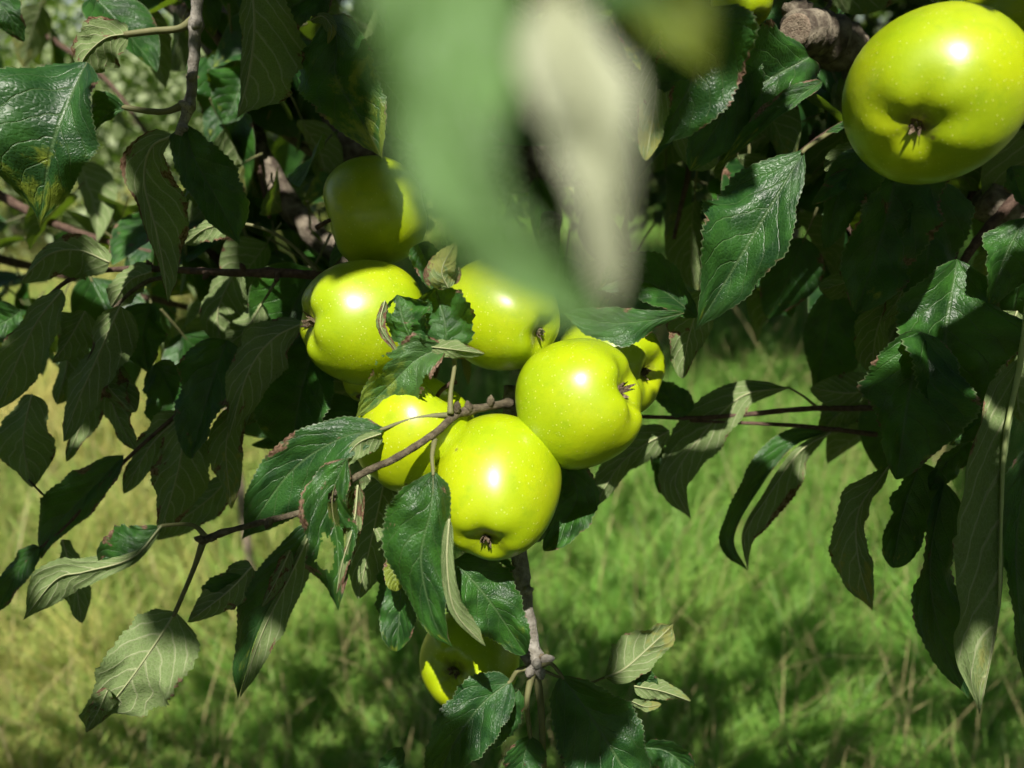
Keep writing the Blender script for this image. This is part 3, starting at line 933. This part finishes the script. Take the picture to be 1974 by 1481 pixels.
F_ = Branch('apple_branch', 'leafy branch behind the large apple with a big sunlit serrated leaf', .40, (1760, 200, 45))
F_.wood([(1760, 200, 45), (1690, 225, 44), (1610, 248, 43), (1500, 330, 45), (1400, 430, 46)], 2.4, 1.2, M_RED)
F_.leaf([(1552, 288, 39), (1490, 392, 39), (1425, 500, 39.5), (1338, 640, 40.5)], [(0, 14), (.2, 70), (.45, 104), (.65, 84), (.82, 32), (.93, 14), (1, 3)], [(0, 4), (.2, 30), (.5, 52), (.75, 44), (.9, 18), (1, 3)], T, stalk=[(1620, 243, 41), (1590, 262, 40)], sr=1.3, brown=.10, zl=.1, zr=.35, d=.395, label='big sunlit serrated leaf with a reddish scorched margin')
F_.leaf([(1685, 290, 41), (1625, 352, 41), (1590, 480, 41.5)], 36, 48, T, d=.41)
F_.leaf([(1640, 330, 40.5), (1600, 365, 40.3), (1565, 395, 40.3)], 16, 16, T, d=.405)
F_.leaf([(1680, 238, 39.5), (1640, 243, 39.3), (1592, 256, 39.3)], 12, 10, T, d=.395)
F_.leaf([(1650, 280, 42.5), (1615, 305, 42.5), (1590, 330, 42.5)], 18, 18, B, d=.425)
F_.leaf([(1345, 612, 43), (1265, 552, 42.5), (1205, 538, 42), (1150, 560, 42)], [(0, 10), (.4, 52), (.8, 34), (1, 4)], [(0, 10), (.4, 40), (.8, 30), (1, 4)], T, d=.425)
F_.leaf([(1318, 604, 41), (1250, 618, 40.2), (1170, 622, 39.8), (1085, 604, 39.5)], [(0, 5), (.2, 14), (.5, 30), (.8, 22), (1, 4)], [(0, 5), (.2, 12), (.5, 44), (.8, 26), (1, 4)], T, d=.40, zl=.2, zr=-.1, label='grey-green sunlit leaf laid over the shaded apple')
F_.leaf([(1360, 560, 44), (1330, 640, 44), (1315, 730, 44)], 44, 36, B, d=.44)
F_.leaf([(1585, 158, 41), (1490, 218, 41), (1392, 316, 41.5)], 22, 14, T, d=.41, yellow=.3, label='narrow leaf caught edge-on by the sun')
F_.leaf([(1560, 110, 43), (1450, 180, 43), (1375, 300, 43)], 70, 60, T, d=.43)
F_.leaf([(1340, 20, 34), (1335, 150, 34), (1255, 295, 35)], [(0, 50), (.3, 84), (.6, 66), (.85, 28), (1, 3)], [(0, 50), (.3, 84), (.6, 70), (.85, 28), (1, 3)], T, d=.34)
F_.leaf([(1420, 60, 42), (1400, 200, 42), (1330, 330, 42)], 60, 60, T, d=.42)
F_.leaf([(1275, 60, 33), (1262, 200, 33), (1245, 310, 33)], 30, 36, B, d=.33, yellow=.4)

Gg = Branch('apple_branch', 'shaded leafy branch hanging down the right edge below the large apple', .42, (2010, 330, 46))
Gg.wood([(2030, 300, 46), (1960, 380, 47), (1880, 470, 47), (1830, 560, 47), (1790, 660, 46)], 4, 1.6, M_RED)
Gg.wood([(2000, 440, 50), (1940, 410, 50), (1890, 380, 50)], 12, 12, M_LIMB, sides=12)
Gg.wood([(1985, 560, 39), (1967, 700, 38.85), (1937, 850, 38.65), (1930, 1010, 38.45), (1926, 1170, 38.5)], 1.7, .5, M_PALE)
Gg.leaf([(1735, 300, 43), (1700, 450, 43), (1650, 605, 43)], 84, 84, T, d=.43)
Gg.leaf([(1800, 350, 44), (1790, 480, 44), (1775, 600, 44)], 70, 70, T, d=.44)
Gg.leaf([(1975, 420, 40.5), (1935, 500, 40.5), (1905, 598, 41)], [(0, 10), (.3, 44), (.6, 48), (.85, 18), (1, 3)], [(0, 10), (.3, 50), (.6, 50), (.85, 20), (1, 3)], T, d=.405, label='leaf with a bright triangle of sun at the right edge')
Gg.leaf([(1950, 320, 41), (1965, 370, 41), (1985, 410, 41)], 20, 22, T, d=.41)
Gg.leaf([(1845, 500, 42), (1820, 670, 41.5), (1835, 845, 41.5)], [(0, 30), (.3, 92), (.6, 98), (.85, 40), (1, 3)], [(0, 30), (.3, 84), (.6, 78), (.85, 40), (1, 3)], T, d=.42)
Gg.leaf([(1775, 640, 40.5), (1748, 780, 40.5), (1728, 925, 40.5)], 72, 76, T, d=.405)
Gg.leaf([(1966, 690, 39), (1936, 850, 38.8), (1930, 1010, 38.6), (1926, 1170, 38.6), (1888, 1378, 39)], [(0, 20), (.2, 50), (.32, 86), (.55, 86), (.8, 64), (.93, 30), (1, 4)], 10, B, d=.388, brown=.14, zl=-.25, sr=1.2, label='long pale leaf underside with a bright midrib')
Gg.leaf([(1932, 780, 41), (1885, 815, 41), (1830, 858, 41)], 24, 20, T, d=.41)
Gg.leaf([(1870, 850, 42), (1825, 895, 42), (1792, 945, 42)], 26, 28, T, d=.42)
Gg.leaf([(1820, 930, 41.5), (1792, 1080, 41.5), (1808, 1210, 41.5), (1868, 1348, 41.5)], [(0, 14), (.3, 40), (.6, 42), (.85, 24), (1, 3)], [(0, 20), (.3, 50), (.6, 54), (.85, 26), (1, 3)], T, d=.415)
Gg.leaf([(1712, 900, 44), (1655, 985, 44), (1655, 1080, 44), (1682, 1178, 44)], [(0, 8), (.3, 40), (.6, 40), (.85, 24), (1, 3)], [(0, 8), (.3, 30), (.6, 34), (.85, 20), (1, 3)], B, d=.44, yellow=.3)
Gg.leaf([(1775, 890, 42.5), (1742, 980, 42.5), (1720, 1095, 42.5)], 48, 54, T, d=.425)
Gg.leaf([(1990, 860, 40), (1958, 1050, 40), (1975, 1310, 40)], 42, 50, T, d=.40)
Gg.leaf([(1720, 560, 46), (1690, 640, 46), (1680, 720, 46)], 40, 40, B, d=.46, brown=.25)
Gg.leaf([(1765, 470, 45), (1740, 560, 45), (1700, 620, 45)], 22, 22, B, d=.45, brown=.35)
Gg.leaf([(1960, 600, 43), (1930, 680, 43), (1925, 760, 43)], 44, 40, B, d=.43)
Gg.leaf([(1700, 500, 47), (1640, 540, 47), (1580, 560, 47)], 34, 34, B, d=.47)

Hh = Branch('apple_twig', 'thin dark twig crossing right of the cluster above the sunny grass with arching leaves', .50, (1900, 770))
Hh.wood([(1900, 770, 50), (1690, 786, 50), (1560, 788, 50), (1430, 800, 50), (1340, 806, 50), (1230, 803, 50)], 2.2, 1.3, M_RED, n=50)
Hh.wood([(1690, 838, 50), (1550, 822, 50), (1420, 815, 50), (1330, 812, 50)], 1.7, .8, M_RED)
Hh.leaf([(1520, 748), (1430, 764), (1352, 840), (1302, 925), (1332, 1002)], [(0, 6), (.25, 26), (.5, 44), (.8, 32), (1, 3)], [(0, 5), (.25, 24), (.5, 40), (.8, 28), (1, 3)], B, stalk=[(1575, 786, 50), (1550, 765, 50)], brown=.2)
Hh.leaf([(1592, 832), (1520, 860), (1452, 950), (1412, 1040), (1442, 1102)], [(0, 6), (.25, 30), (.55, 42), (.8, 26), (1, 3)], 6, T, stalk=[(1650, 832, 50)], zl=.1)
Hh.leaf([(1600, 834, 49.8), (1540, 872, 49.6), (1478, 960, 49.6), (1436, 1030, 49.8), (1442, 1100, 50)], 8, [(0, 6), (.25, 34), (.55, 40), (.8, 18), (1, 3)], B, brown=.3)
Hh.leaf([(1290, 830), (1205, 885), (1142, 980)], 34, 32, B)
Hh.leaf([(1262, 860, 51), (1278, 905, 51), (1272, 952, 51)], 20, 18, T, d=.51)
Hh.leaf([(1332, 794, 50), (1290, 765, 50), (1245, 738, 50)], 26, 26, T, d=.50)
Hh.leaf([(1705, 742, 50), (1640, 758, 50), (1562, 748, 50)], 36, 38, B, d=.50)
Hh.leaf([(1672, 780, 52), (1615, 800, 52), (1580, 840, 52)], 26, 26, B, d=.52)
Hh.leaf([(1610, 560, 56), (1590, 660, 56), (1570, 760, 56)], 40, 60, T, d=.56)

def bud(br, x, y, d, ax, L=.0045, r=.0019, mat=None):
    """a small pointed bud or spur nub; ax = its direction in camera terms"""
    p = P(x, y, d / 100)
    a = (RGT * ax[0] + UPV * ax[1] - FWD * ax[2]).normalized()
    tv, tf = tube([(p - a * .0012, r * .9), (p + a * L * .3, r), (p + a * L * .7, r * .7), (p + a * L, r * .12)], 9, 8, .3, rng.random() * 20)
    link('bud', mesh('bud', rel(tv, br.o), tf), mat or M_TWIG, br.root)


for q in ((880, 790, 37.2, (.2, 1, .3)), (905, 788, 37.8, (-.3, 1, .4)), (945, 778, 38.6, (.1, 1, .2)), (640, 962, 35.9, (-.4, .9, .3)), (520, 1004, 36.3, (-.3, -.9, .4)), (412, 1036, 36.3, (-1, -.2, .3)), (392, 1042, 36.3, (-.8, .4, .5))):
    bud(D, *q)
for q in ((376, 50, 37.2, (.9, .4, .3)), (368, 150, 37.2, (.8, .5, .4)), (362, 205, 37.1, (-.7, .3, .6)), (352, 245, 37.2, (.7, -.4, .5))):
    bud(A, *q, mat=M_GREY)
for q in ((470, 520, 45.8, (-.4, .9, .3)), (535, 532, 45.7, (-.2, -1, .3)), (400, 528, 45.8, (-.5, -.8, .3)), (290, 514, 46.9, (-.4, .9, .3))):
    bud(Bb, *q, mat=M_RED)
for q in ((1022, 1268, 41.2, (-.9, .2, .5)), (1050, 1272, 41.1, (.9, .3, .4)), (1040, 1292, 40.9, (.3, -.6, .9)), (1024, 1290, 40.9, (-.4, -.4, .9)), (1010, 1140, 42, (.9, .3, .4)), (1034, 1280, 40.9, (0, .3, 1))):
    bud(E, *q, L=.006, r=.0027, mat=M_GREY)

D.leaf([(690, 935, 35.6), (682, 1010, 35.3), (660, 1085, 35.3), (648, 1150, 35.5)], [(0, 10), (.3, 22), (.6, 26), (1, 4)], [(0, 8), (.3, 14), (.6, 16), (1, 4)], B, brown=.62, wave=.5, holes=((.55, -.4, .10),), d=.355, label='dry brown shrivelled leaf below the twig')
D.leaf([(560, 1060, 36.6), (530, 1125, 36.4), (505, 1170, 36.5)], 12, 16, B, brown=.6, wave=.5, d=.365)
D.leaf([(208, 1330, 35.6), (190, 1370, 35.5), (165, 1412, 35.9)], 20, 16, B, brown=.45, wave=.6, d=.357)
Bb.leaf([(262, 300, 41), (270, 345, 41), (300, 395, 41)], 22, 24, B, brown=.62, wave=.4, d=.41)
C.leaf([(190, 690, 46), (205, 740, 46), (250, 790, 46)], 24, 24, B, brown=.6, wave=.4, d=.46)

# sawn-off limb at the upper right
Ll = Branch('pruned_limb', 'grey barked limb with a round sawn stub beside the large apple', .48, (1990, 330, 56), cat='limb')
sp = [(1990, 330, 56), (1850, 250, 54), (1740, 165, 52), (1650, 105, 50), (1585, 68, 47.5), (1534, 60, 45)]
Ll.wood(sp, 16, 11, M_LIMB, 'wood', n=80, sides=26, rough=.55)
c0, c1 = P(1534, 60, .45), P(1585, 68, .475)
axd = (c0 - c1).normalized()
xx = axd.orthogonal().normalized()
yy = axd.cross(xx)
V, F = [], []
for i in range(9):
    r = .0095 * (i / 8)
    for j in range(24):
        a = j * 2 * math.pi / 24
        rr = r * (1 + .05 * noise.noise(Vector((math.cos(a), math.sin(a), 3))))
        hgt = .0022 + (0.0004 if i % 2 else 0) - .0012 * (i == 8) + .0005 * noise.noise(Vector((math.cos(a) * i, math.sin(a) * i, 1)))
        V.append(c0 + xx * (rr * math.cos(a)) + yy * (rr * math.sin(a)) + axd * hgt)
for i in range(8):
    for j in range(24):
        a, b = i * 24 + j, i * 24 + (j + 1) % 24
        F.append((a, b, b + 24, a + 24))
link('sawn_face', mesh('sawn_face', rel(V, Ll.o), F), M_CUT, Ll.root)
Ll.wood([(1552, 42, 46.6), (1540, 22, 46.0), (1518, 22, 45.6)], 7, 4.5, M_LIMB, 'bud_scar', n=14, rough=.5)
Ll.wood([(1580, 30, 48), (1600, 5, 48.5), (1570, -10, 48.5), (1540, -5, 48)], 1.6, 1.2, M_TWIG, 'twig')

# dark limbs deep inside the tree
Kk = Branch('old_limb', 'dark thick limb in the shade above the shaded apple', .66, (330, 30, 70), cat='limb')
Kk.wood([(300, -80, 74), (420, 60, 70), (540, 205, 66), (680, 285, 64), (900, 330, 66), (1200, 300, 70)], 24, 20, M_LIMB, 'wood', n=60, sides=20, rough=.3)
Kk.wood([(470, 190, 64), (500, 300, 62), (560, 400, 61), (640, 480, 60), (760, 560, 58)], 11, 9, M_LIMB, 'side_limb', n=40, sides=14, rough=.25)
Kk.leaf([(400, 110, 58), (430, 190, 58), (405, 280, 58)], 40, 36, T, d=.58)
Kk.leaf([(470, 130, 57), (455, 190, 57), (430, 240, 57)], 40, 30, T, d=.57)
Kk.leaf([(520, 60, 62), (560, 130, 62), (600, 190, 62)], 50, 50, T, d=.62)

# ------------------------------------------------------------------ blurred leaves close to the lens
Nn = Branch('apple_shoot', 'leafy shoot hanging close to the lens, wholly out of focus at top centre', .075, (1000, -260), group='branches close to the lens')
Nn.wood([(1000, -300, 6.64), (1060, -160, 6.32), (1130, -60, 6.32)], 1.0, .7, M_TWIG)
Nn.leaf([(850, -160, 6.04), (865, 60, 5.86), (880, 250, 5.77), (930, 395, 5.77), (1040, 525, 5.86), (1195, 660, 5.95)], [(0, 60), (.2, 142), (.45, 112), (.65, 96), (.82, 56), (1, 4)], [(0, 60), (.2, 150), (.42, 96), (.6, 54), (.82, 44), (1, 4)], T, zl=.15, zr=.15, arch=.05, N=46, pale=.7, brown=.01, label='broad green leaf out of focus')
Nn.leaf([(1070, -30, 5.86), (1092, 90, 5.67), (1138, 200, 5.58), (1152, 300, 5.67), (1162, 400, 5.67), (1178, 610, 5.86)], [(0, 40), (.17, 82), (.33, 92), (.5, 64), (.65, 44), (.85, 34), (1, 6)], [(0, 40), (.17, 72), (.33, 92), (.5, 62), (.65, 44), (.85, 30), (1, 6)], B, zl=.1, zr=-.1, N=46, pale=1.0, brown=.01, label='pale folded leaf edge out of focus')
Nn.leaf([(1130, -160, 7.07), (1240, -30, 7.07), (1310, 60, 7.07), (1370, 150, 7.25)], [(0, 60), (.4, 110), (.8, 60), (1, 4)], [(0, 60), (.4, 110), (.8, 50), (1, 4)], T, N=40, yellow=.7, brown=.01)

# ------------------------------------------------------------------ leaves deeper inside the tree, copied from a few patterns
protos = []


def proto_leaf(i):
    r = random.Random(900 + i)
    L, W = .062 + .02 * r.random(), .019 + .006 * r.random()
    N, M = 16, 4
    V, U, F = [], [], []
    fold, droop, tw = r.uniform(.1, .6), r.uniform(.2, 1.0), r.uniform(-.6, .6)
    for k in range(N):
        t = k / (N - 1)
        pr = max(0, math.sin(math.pi * t ** .74)) ** .8
        cx = L * t * (1 - .15 * droop * t)
        cz = -L * droop * .45 * t * t
        for j in range(-M, M + 1):
            s = j / M
            ser = 1 + (.10 * ((t * 14) % 1 - .4) if abs(s) > .99 else 0)
            w = W * pr * s * ser
            z = abs(w) * fold + .15 * W * pr * noise.noise(Vector((t * 5, s * 2, i * 7.0)))
            ang = tw * t
            V.append((cx, w * math.cos(ang) - z * math.sin(ang), cz + z * math.cos(ang) + w * math.sin(ang)))
            U.append((t, (s + 1) / 2))
    K = 2 * M + 1
    for k in range(N - 1):
        for j in range(K - 1):
            a, b = k * K + j, (k + 1) * K + j
            F.append((a, b, b + 1, a + 1))
    m1 = mesh('leaf', V, F, U)
    m1.materials.append(M_LEAF)
    m1.polygons.foreach_set('use_smooth', [True] * len(m1.polygons))
    tv, tf = tube([(Vector((-.022, 0, .004)), .0009), (Vector((-.010, 0, .003)), .0008), (Vector((.004, 0, 0)), .0007)], 6, 5)
    m2 = mesh('leaf_stalk', tv, tf)
    m2.materials.append(M_STALK)
    return m1, m2


protos = [proto_leaf(i) for i in range(8)]


def filled_branch(name, label, path, count, seed, spread=.05, r=(5, 1.5), avoid=None, scale=1.0):
    """path px/cm; leaves set alternately along it, drooping"""
    r0 = random.Random(seed)
    b = Branch(name, label, .7, path[0], group='shaded branches inside the tree')
    b.wood(path, r[0], r[1], M_RED, n=50)
    ss = catmull([(*b.pt(q),) for q in path], 200)
    for i in range(count):
        for _ in range(12):
            q = Vector(ss[int(r0.uniform(.03, 1) * 199)])
            q = q + Vector((r0.gauss(0, spread), r0.gauss(0, spread * .8), r0.gauss(0, spread)))
            x, y, d = PX(q)
            if avoid is None or not avoid(x, y):
                break
        else:
            continue
        m1, m2 = protos[r0.randrange(8)]
        o = bpy.data.objects.new('leaf', m1)
        COL.objects.link(o)
        o.parent = b.root
        o.location = q - b.o
        sc = scale * r0.uniform(.75, 1.2)
        o.scale = (sc, sc, sc)
        o.rotation_euler = (r0.gauss(0, .9), r0.uniform(.1, 1.35), r0.uniform(0, 6.28))
        o['brown'] = max(0.0, r0.uniform(-.3, .35))
        o['yellow'] = max(0.0, r0.uniform(-.6, .5))
        st = bpy.data.objects.new('leaf_stalk', m2)
        COL.objects.link(st)
        st.parent = o


def in_window(x, y):
    """gaps through which the photograph shows the meadow"""
    if 1360 < x < 1680 and 560 < y: return True
    if x < 620 and y > 560: return True
    if y > 640 and x > 1240: return True
    if y > 760: return True
    return False


def open_left(x, y):
    return in_window(x, y) or (x < 340 and y < 420 and not (180 < x < 240)) or (560 < x < 650 and 290 < y < 420)


filled_branch('inner_branch', 'dark leafy branch behind the hanging grey twig', [(300, -60, 62), (430, 90, 60), (480, 250, 60), (520, 420, 58)], 34, 1, .045, avoid=open_left)
filled_branch('inner_branch', 'dark leafy branch behind the blurred leaf at top centre', [(640, -90, 66), (800, 40, 66), (950, 190, 66), (1080, 330, 64)], 46, 2, .06, avoid=open_left)
filled_branch('inner_branch', 'dark leafy branch above the serrated leaf', [(1150, -80, 62), (1250, 80, 60), (1330, 260, 58), (1300, 460, 56)], 44, 3, .05, avoid=in_window)
filled_branch('inner_branch', 'dark leafy branch behind the sawn stub', [(1420, -90, 60), (1500, 120, 60), (1580, 300, 60), (1650, 480, 58)], 44, 4, .05, avoid=in_window)
filled_branch('inner_branch', 'dark leafy branch hidden behind the large apple', [(2040, 40, 58), (1930, 250, 58), (1850, 450, 56), (1800, 700, 54)], 44, 5, .05, avoid=lambda x, y: y < 900 and x < 1640 and y > 560 or y > 950)
filled_branch('inner_branch', 'dark leafy branch behind the sideways apple', [(760, 470, 56), (650, 560, 55), (600, 660, 54), (620, 760, 54)], 16, 6, .03, avoid=lambda x, y: x < 490 or y > 860)
filled_branch('inner_branch', 'leafy branch behind the left edge with a few leaves in sun', [(-80, 330, 70), (80, 420, 68), (220, 470, 66), (360, 500, 64)], 13, 7, .04, avoid=lambda x, y: y > 700)
filled_branch('inner_branch', 'leafy branch behind the hanging twig partly touched by sun', [(-60, -60, 95), (80, 60, 92), (210, 160, 90), (330, 330, 86)], 12, 8, .06)

filled_branch('inner_branch', 'shaded leafy branch behind the reddish branch at middle left', [(-120, 470, 72), (120, 530, 72), (350, 590, 70), (600, 640, 66)], 40, 21, .05, avoid=lambda x, y: y > 760 or y < 400)
filled_branch('inner_branch', 'shaded leafy branch filling the gap left of the sideways apple', [(330, 400, 62), (420, 500, 62), (500, 600, 61), (560, 700, 60)], 28, 22, .035, avoid=lambda x, y: y > 800 or x > 700)
# deep shaded part of the crown that closes the view between the branches
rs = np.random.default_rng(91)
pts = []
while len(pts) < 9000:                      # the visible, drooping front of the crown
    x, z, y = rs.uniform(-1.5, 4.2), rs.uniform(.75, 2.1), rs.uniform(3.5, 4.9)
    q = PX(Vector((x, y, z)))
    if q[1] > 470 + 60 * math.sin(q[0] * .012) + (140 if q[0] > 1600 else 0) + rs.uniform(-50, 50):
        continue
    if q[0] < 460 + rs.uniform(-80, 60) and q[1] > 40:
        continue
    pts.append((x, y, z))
while len(pts) < 30000:                     # and an unseen thick roof of leaves, placed to shade it and the far grass
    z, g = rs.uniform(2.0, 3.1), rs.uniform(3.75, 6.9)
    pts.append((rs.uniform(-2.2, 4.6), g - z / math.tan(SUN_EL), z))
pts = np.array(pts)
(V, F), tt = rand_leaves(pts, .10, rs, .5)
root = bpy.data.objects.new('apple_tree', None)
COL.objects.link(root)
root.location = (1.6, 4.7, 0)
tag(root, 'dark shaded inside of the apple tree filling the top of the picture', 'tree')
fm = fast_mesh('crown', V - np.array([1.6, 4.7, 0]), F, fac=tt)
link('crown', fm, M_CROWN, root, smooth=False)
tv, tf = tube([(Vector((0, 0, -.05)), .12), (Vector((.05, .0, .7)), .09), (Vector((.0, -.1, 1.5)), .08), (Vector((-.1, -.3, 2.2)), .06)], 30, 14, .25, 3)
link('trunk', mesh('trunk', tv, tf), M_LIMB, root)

# ------------------------------------------------------------------ unseen overhanging crown: leaves placed to throw shade, gaps left for the sun
LIT = [  # px, py, radius, depth
    (697, 610, 145, .40), (968, 600, 135, .39), (797, 830, 130, .38), (955, 940, 165, .36), (1120, 780, 160, .37), (1800, 180, 245, .32), (880, 1290, 95, .435),
    (780, 700, 90, .35), (860, 520, 50, .365), (600, 900, 95, .37), (520, 980, 60, .37), (810, 980, 75, .34), (235, 1050, 75, .365), (215, 1290, 75, .36), (150, 1140, 40, .36),
    (1505, 360, 50, .392), (1455, 430, 68, .392), (1385, 500, 60, .395), (1370, 590, 40, .40), (1190, 620, 95, .40), (1890, 1310, 70, .39), (1962, 840, 55, .385), (1025, 1200, 45, .42), (1035, 1300, 50, .41),
    (1240, 1255, 80, .405), (990, 60, 200, .058), (1190, 1450, 45, .40), (95, 330, 105, .365), (70, 240, 70, .365), (505, 690, 26, .43), (1925, 520, 45, .405), (1620, 340, 45, .41), (1540, 50, 85, .45),
    (1810, 825, 30, .415), (160, 820, 35, .48), (862, 1300, 32, .445), (772, 440, 42, .43), (1270, 690, 20, .45), (1490, 215, 22, .41), (1400, 300, 22, .41),
    (455, 525, 22, .46), (940, 330, 330, .063), (1130, 560, 160, .063), (1090, 200, 200, .063), (430, 190, 72, .57), (130, 470, 60, .6), (480, 640, 40, .6), (300, 610, 40, .7), (620, 340, 30, .7),
    (1635, 245, 30, .395), (1250, 765, 35, .50), (760, 1110, 28, .39), (320, 480, 20, .66), (90, 60, 95, .92), (250, 190, 95, .90), (60, 300, 95, .9),
]
LITG = [  # sunny patches of the meadow: px, py, rx, ry
    (120, 960, 260, 190), (430, 860, 160, 160), (300, 1180, 300, 150), (90, 1330, 220, 130), (620, 1150, 110, 90), (1350, 960, 230, 200), (1560, 1000, 220, 190), (1180, 1120, 170, 110),
    (1450, 1120, 230, 90), (1700, 1230, 120, 50), (200, 700, 300, 120), (1440, 860, 200, 80), (560, 1330, 70, 60), (700, 1400, 50, 60), (1600, 1390, 60, 30), (1380, 1280, 60, 36), (1450, 705, 110, 30),
]


rp = random.Random(3)
for _ in range(70):                     # small flecks of sun elsewhere on the grass
    LITG.append((rp.uniform(0, 1974), rp.uniform(1000, 1500), rp.uniform(12, 45), rp.uniform(8, 24)))


def px_many(p):
    v = p - np.array(CAM)
    d = v @ np.array(FWD)
    return W0 / 2 + (v @ np.array(RGT)) / d * FPX, H0 / 2 - (v @ np.array(UPV)) / d * FPX, d


def sun_ok(p, rs):
    """keep the leaves that shade none of the sunny places"""
    sn = np.array(SUN)
    pd = (p - np.array(CAM)) @ np.array(FWD)
    k = SUN.dot(FWD)
    ok = np.ones(len(p), bool)
    for (x, y, r, d) in LIT:
        t = (pd - d) / k              # travel back along the ray to the plane at depth d
        X, Y, D = px_many(p - sn * t[:, None])
        m = (.045 if d < .1 else .017 if r >= 70 else .009) * FPX / d
        ok &= ~((t > .02) & ((X - x) ** 2 + (Y - y) ** 2 < (r + m) ** 2))
    g = p - sn * (p[:, 2:] / SUN.z)
    X, Y, D = px_many(g)
    lit = np.zeros(len(p), bool)
    for (x, y, rx, ry) in LITG:
        lit |= (D > .2) & (((X - x) / (rx + 15)) ** 2 + ((Y - y) / (ry + 15)) ** 2 < 1)
    half = (D > .2) & (Y > 1120) & ~lit & (rs.random(len(p)) < .6)
    return ok & ~half & ~(lit & (rs.random(len(p)) > .05))


rs = np.random.default_rng(17)
TAN = math.tan(math.radians(7.5))
n = 110000
pa = np.stack([rs.uniform(-2.2, 2.8, n), rs.uniform(-1.2, 3.3, n), rs.uniform(1.60, 2.35, n)], 1)
keep = (pa[:, 2] > CAM.z + .12 + np.maximum(0, pa[:, 1]) * TAN) & (np.linalg.norm(pa - np.array(CAM), axis=1) > .22)
pa = pa[keep]
pa = pa[sun_ok(pa, rs)][:42000]
# unseen low leaves added behind and beside the camera to block sky light
q = np.concatenate([np.stack([rs.uniform(-3, 3, 15000), rs.uniform(-2.6, -.8, 15000), rs.uniform(.35, 2.9, 15000)], 1),
                    np.stack([rs.uniform(-2.7, -1.5, 5000), rs.uniform(-.9, 1.2, 5000), rs.uniform(1.0, 2.5, 5000)], 1),
                    np.stack([rs.uniform(1.7, 2.9, 5000), rs.uniform(-.9, 1.2, 5000), rs.uniform(1.0, 2.5, 5000)], 1)])
DARK = [(1800, 650, 110, .42), (1750, 780, 90, .405), (1700, 430, 90, .43), (1480, 950, 90, .5), (1330, 900, 70, .5), (1660, 1000, 70, .44),
        (1820, 1100, 80, .415), (1955, 1080, 60, .40), (140, 650, 150, .46), (230, 780, 100, .47), (400, 780, 90, .44), (580, 740, 90, .46), (500, 110, 70, .38),
        (930, 1180, 60, .38), (700, 1050, 60, .4), (770, 1180, 50, .41), (1400, 150, 90, .40), (560, 220, 130, .63), (420, 60, 70, .68), (900, 300, 120, .66), (1140, 1350, 50, .40), (420, 370, 70, .375)]
for (x, y, r, d) in DARK:  # unseen leaf clumps added on the sun side to darken these spots
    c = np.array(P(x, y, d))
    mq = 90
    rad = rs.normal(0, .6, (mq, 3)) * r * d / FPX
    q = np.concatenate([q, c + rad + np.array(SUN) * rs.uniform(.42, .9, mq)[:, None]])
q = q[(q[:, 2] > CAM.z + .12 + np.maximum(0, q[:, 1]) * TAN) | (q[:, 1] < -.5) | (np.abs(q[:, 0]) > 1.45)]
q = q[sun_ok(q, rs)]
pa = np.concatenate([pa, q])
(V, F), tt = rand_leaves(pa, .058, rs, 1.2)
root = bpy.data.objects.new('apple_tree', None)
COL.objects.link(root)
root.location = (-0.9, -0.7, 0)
tag(root, 'unseen apple tree crown over the camera, shaped to shade the leaves', 'tree')
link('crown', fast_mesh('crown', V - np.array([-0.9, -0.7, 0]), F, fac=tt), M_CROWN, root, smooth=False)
tv, tf = tube([(Vector((0, 0, -.05)), .11), (Vector((.03, .0, .8)), .085), (Vector((.1, .1, 1.7)), .07), (Vector((.5, .6, 2.3)), .04)], 24, 12, .25, 6)
link('trunk', mesh('trunk', tv, tf), M_LIMB, root)
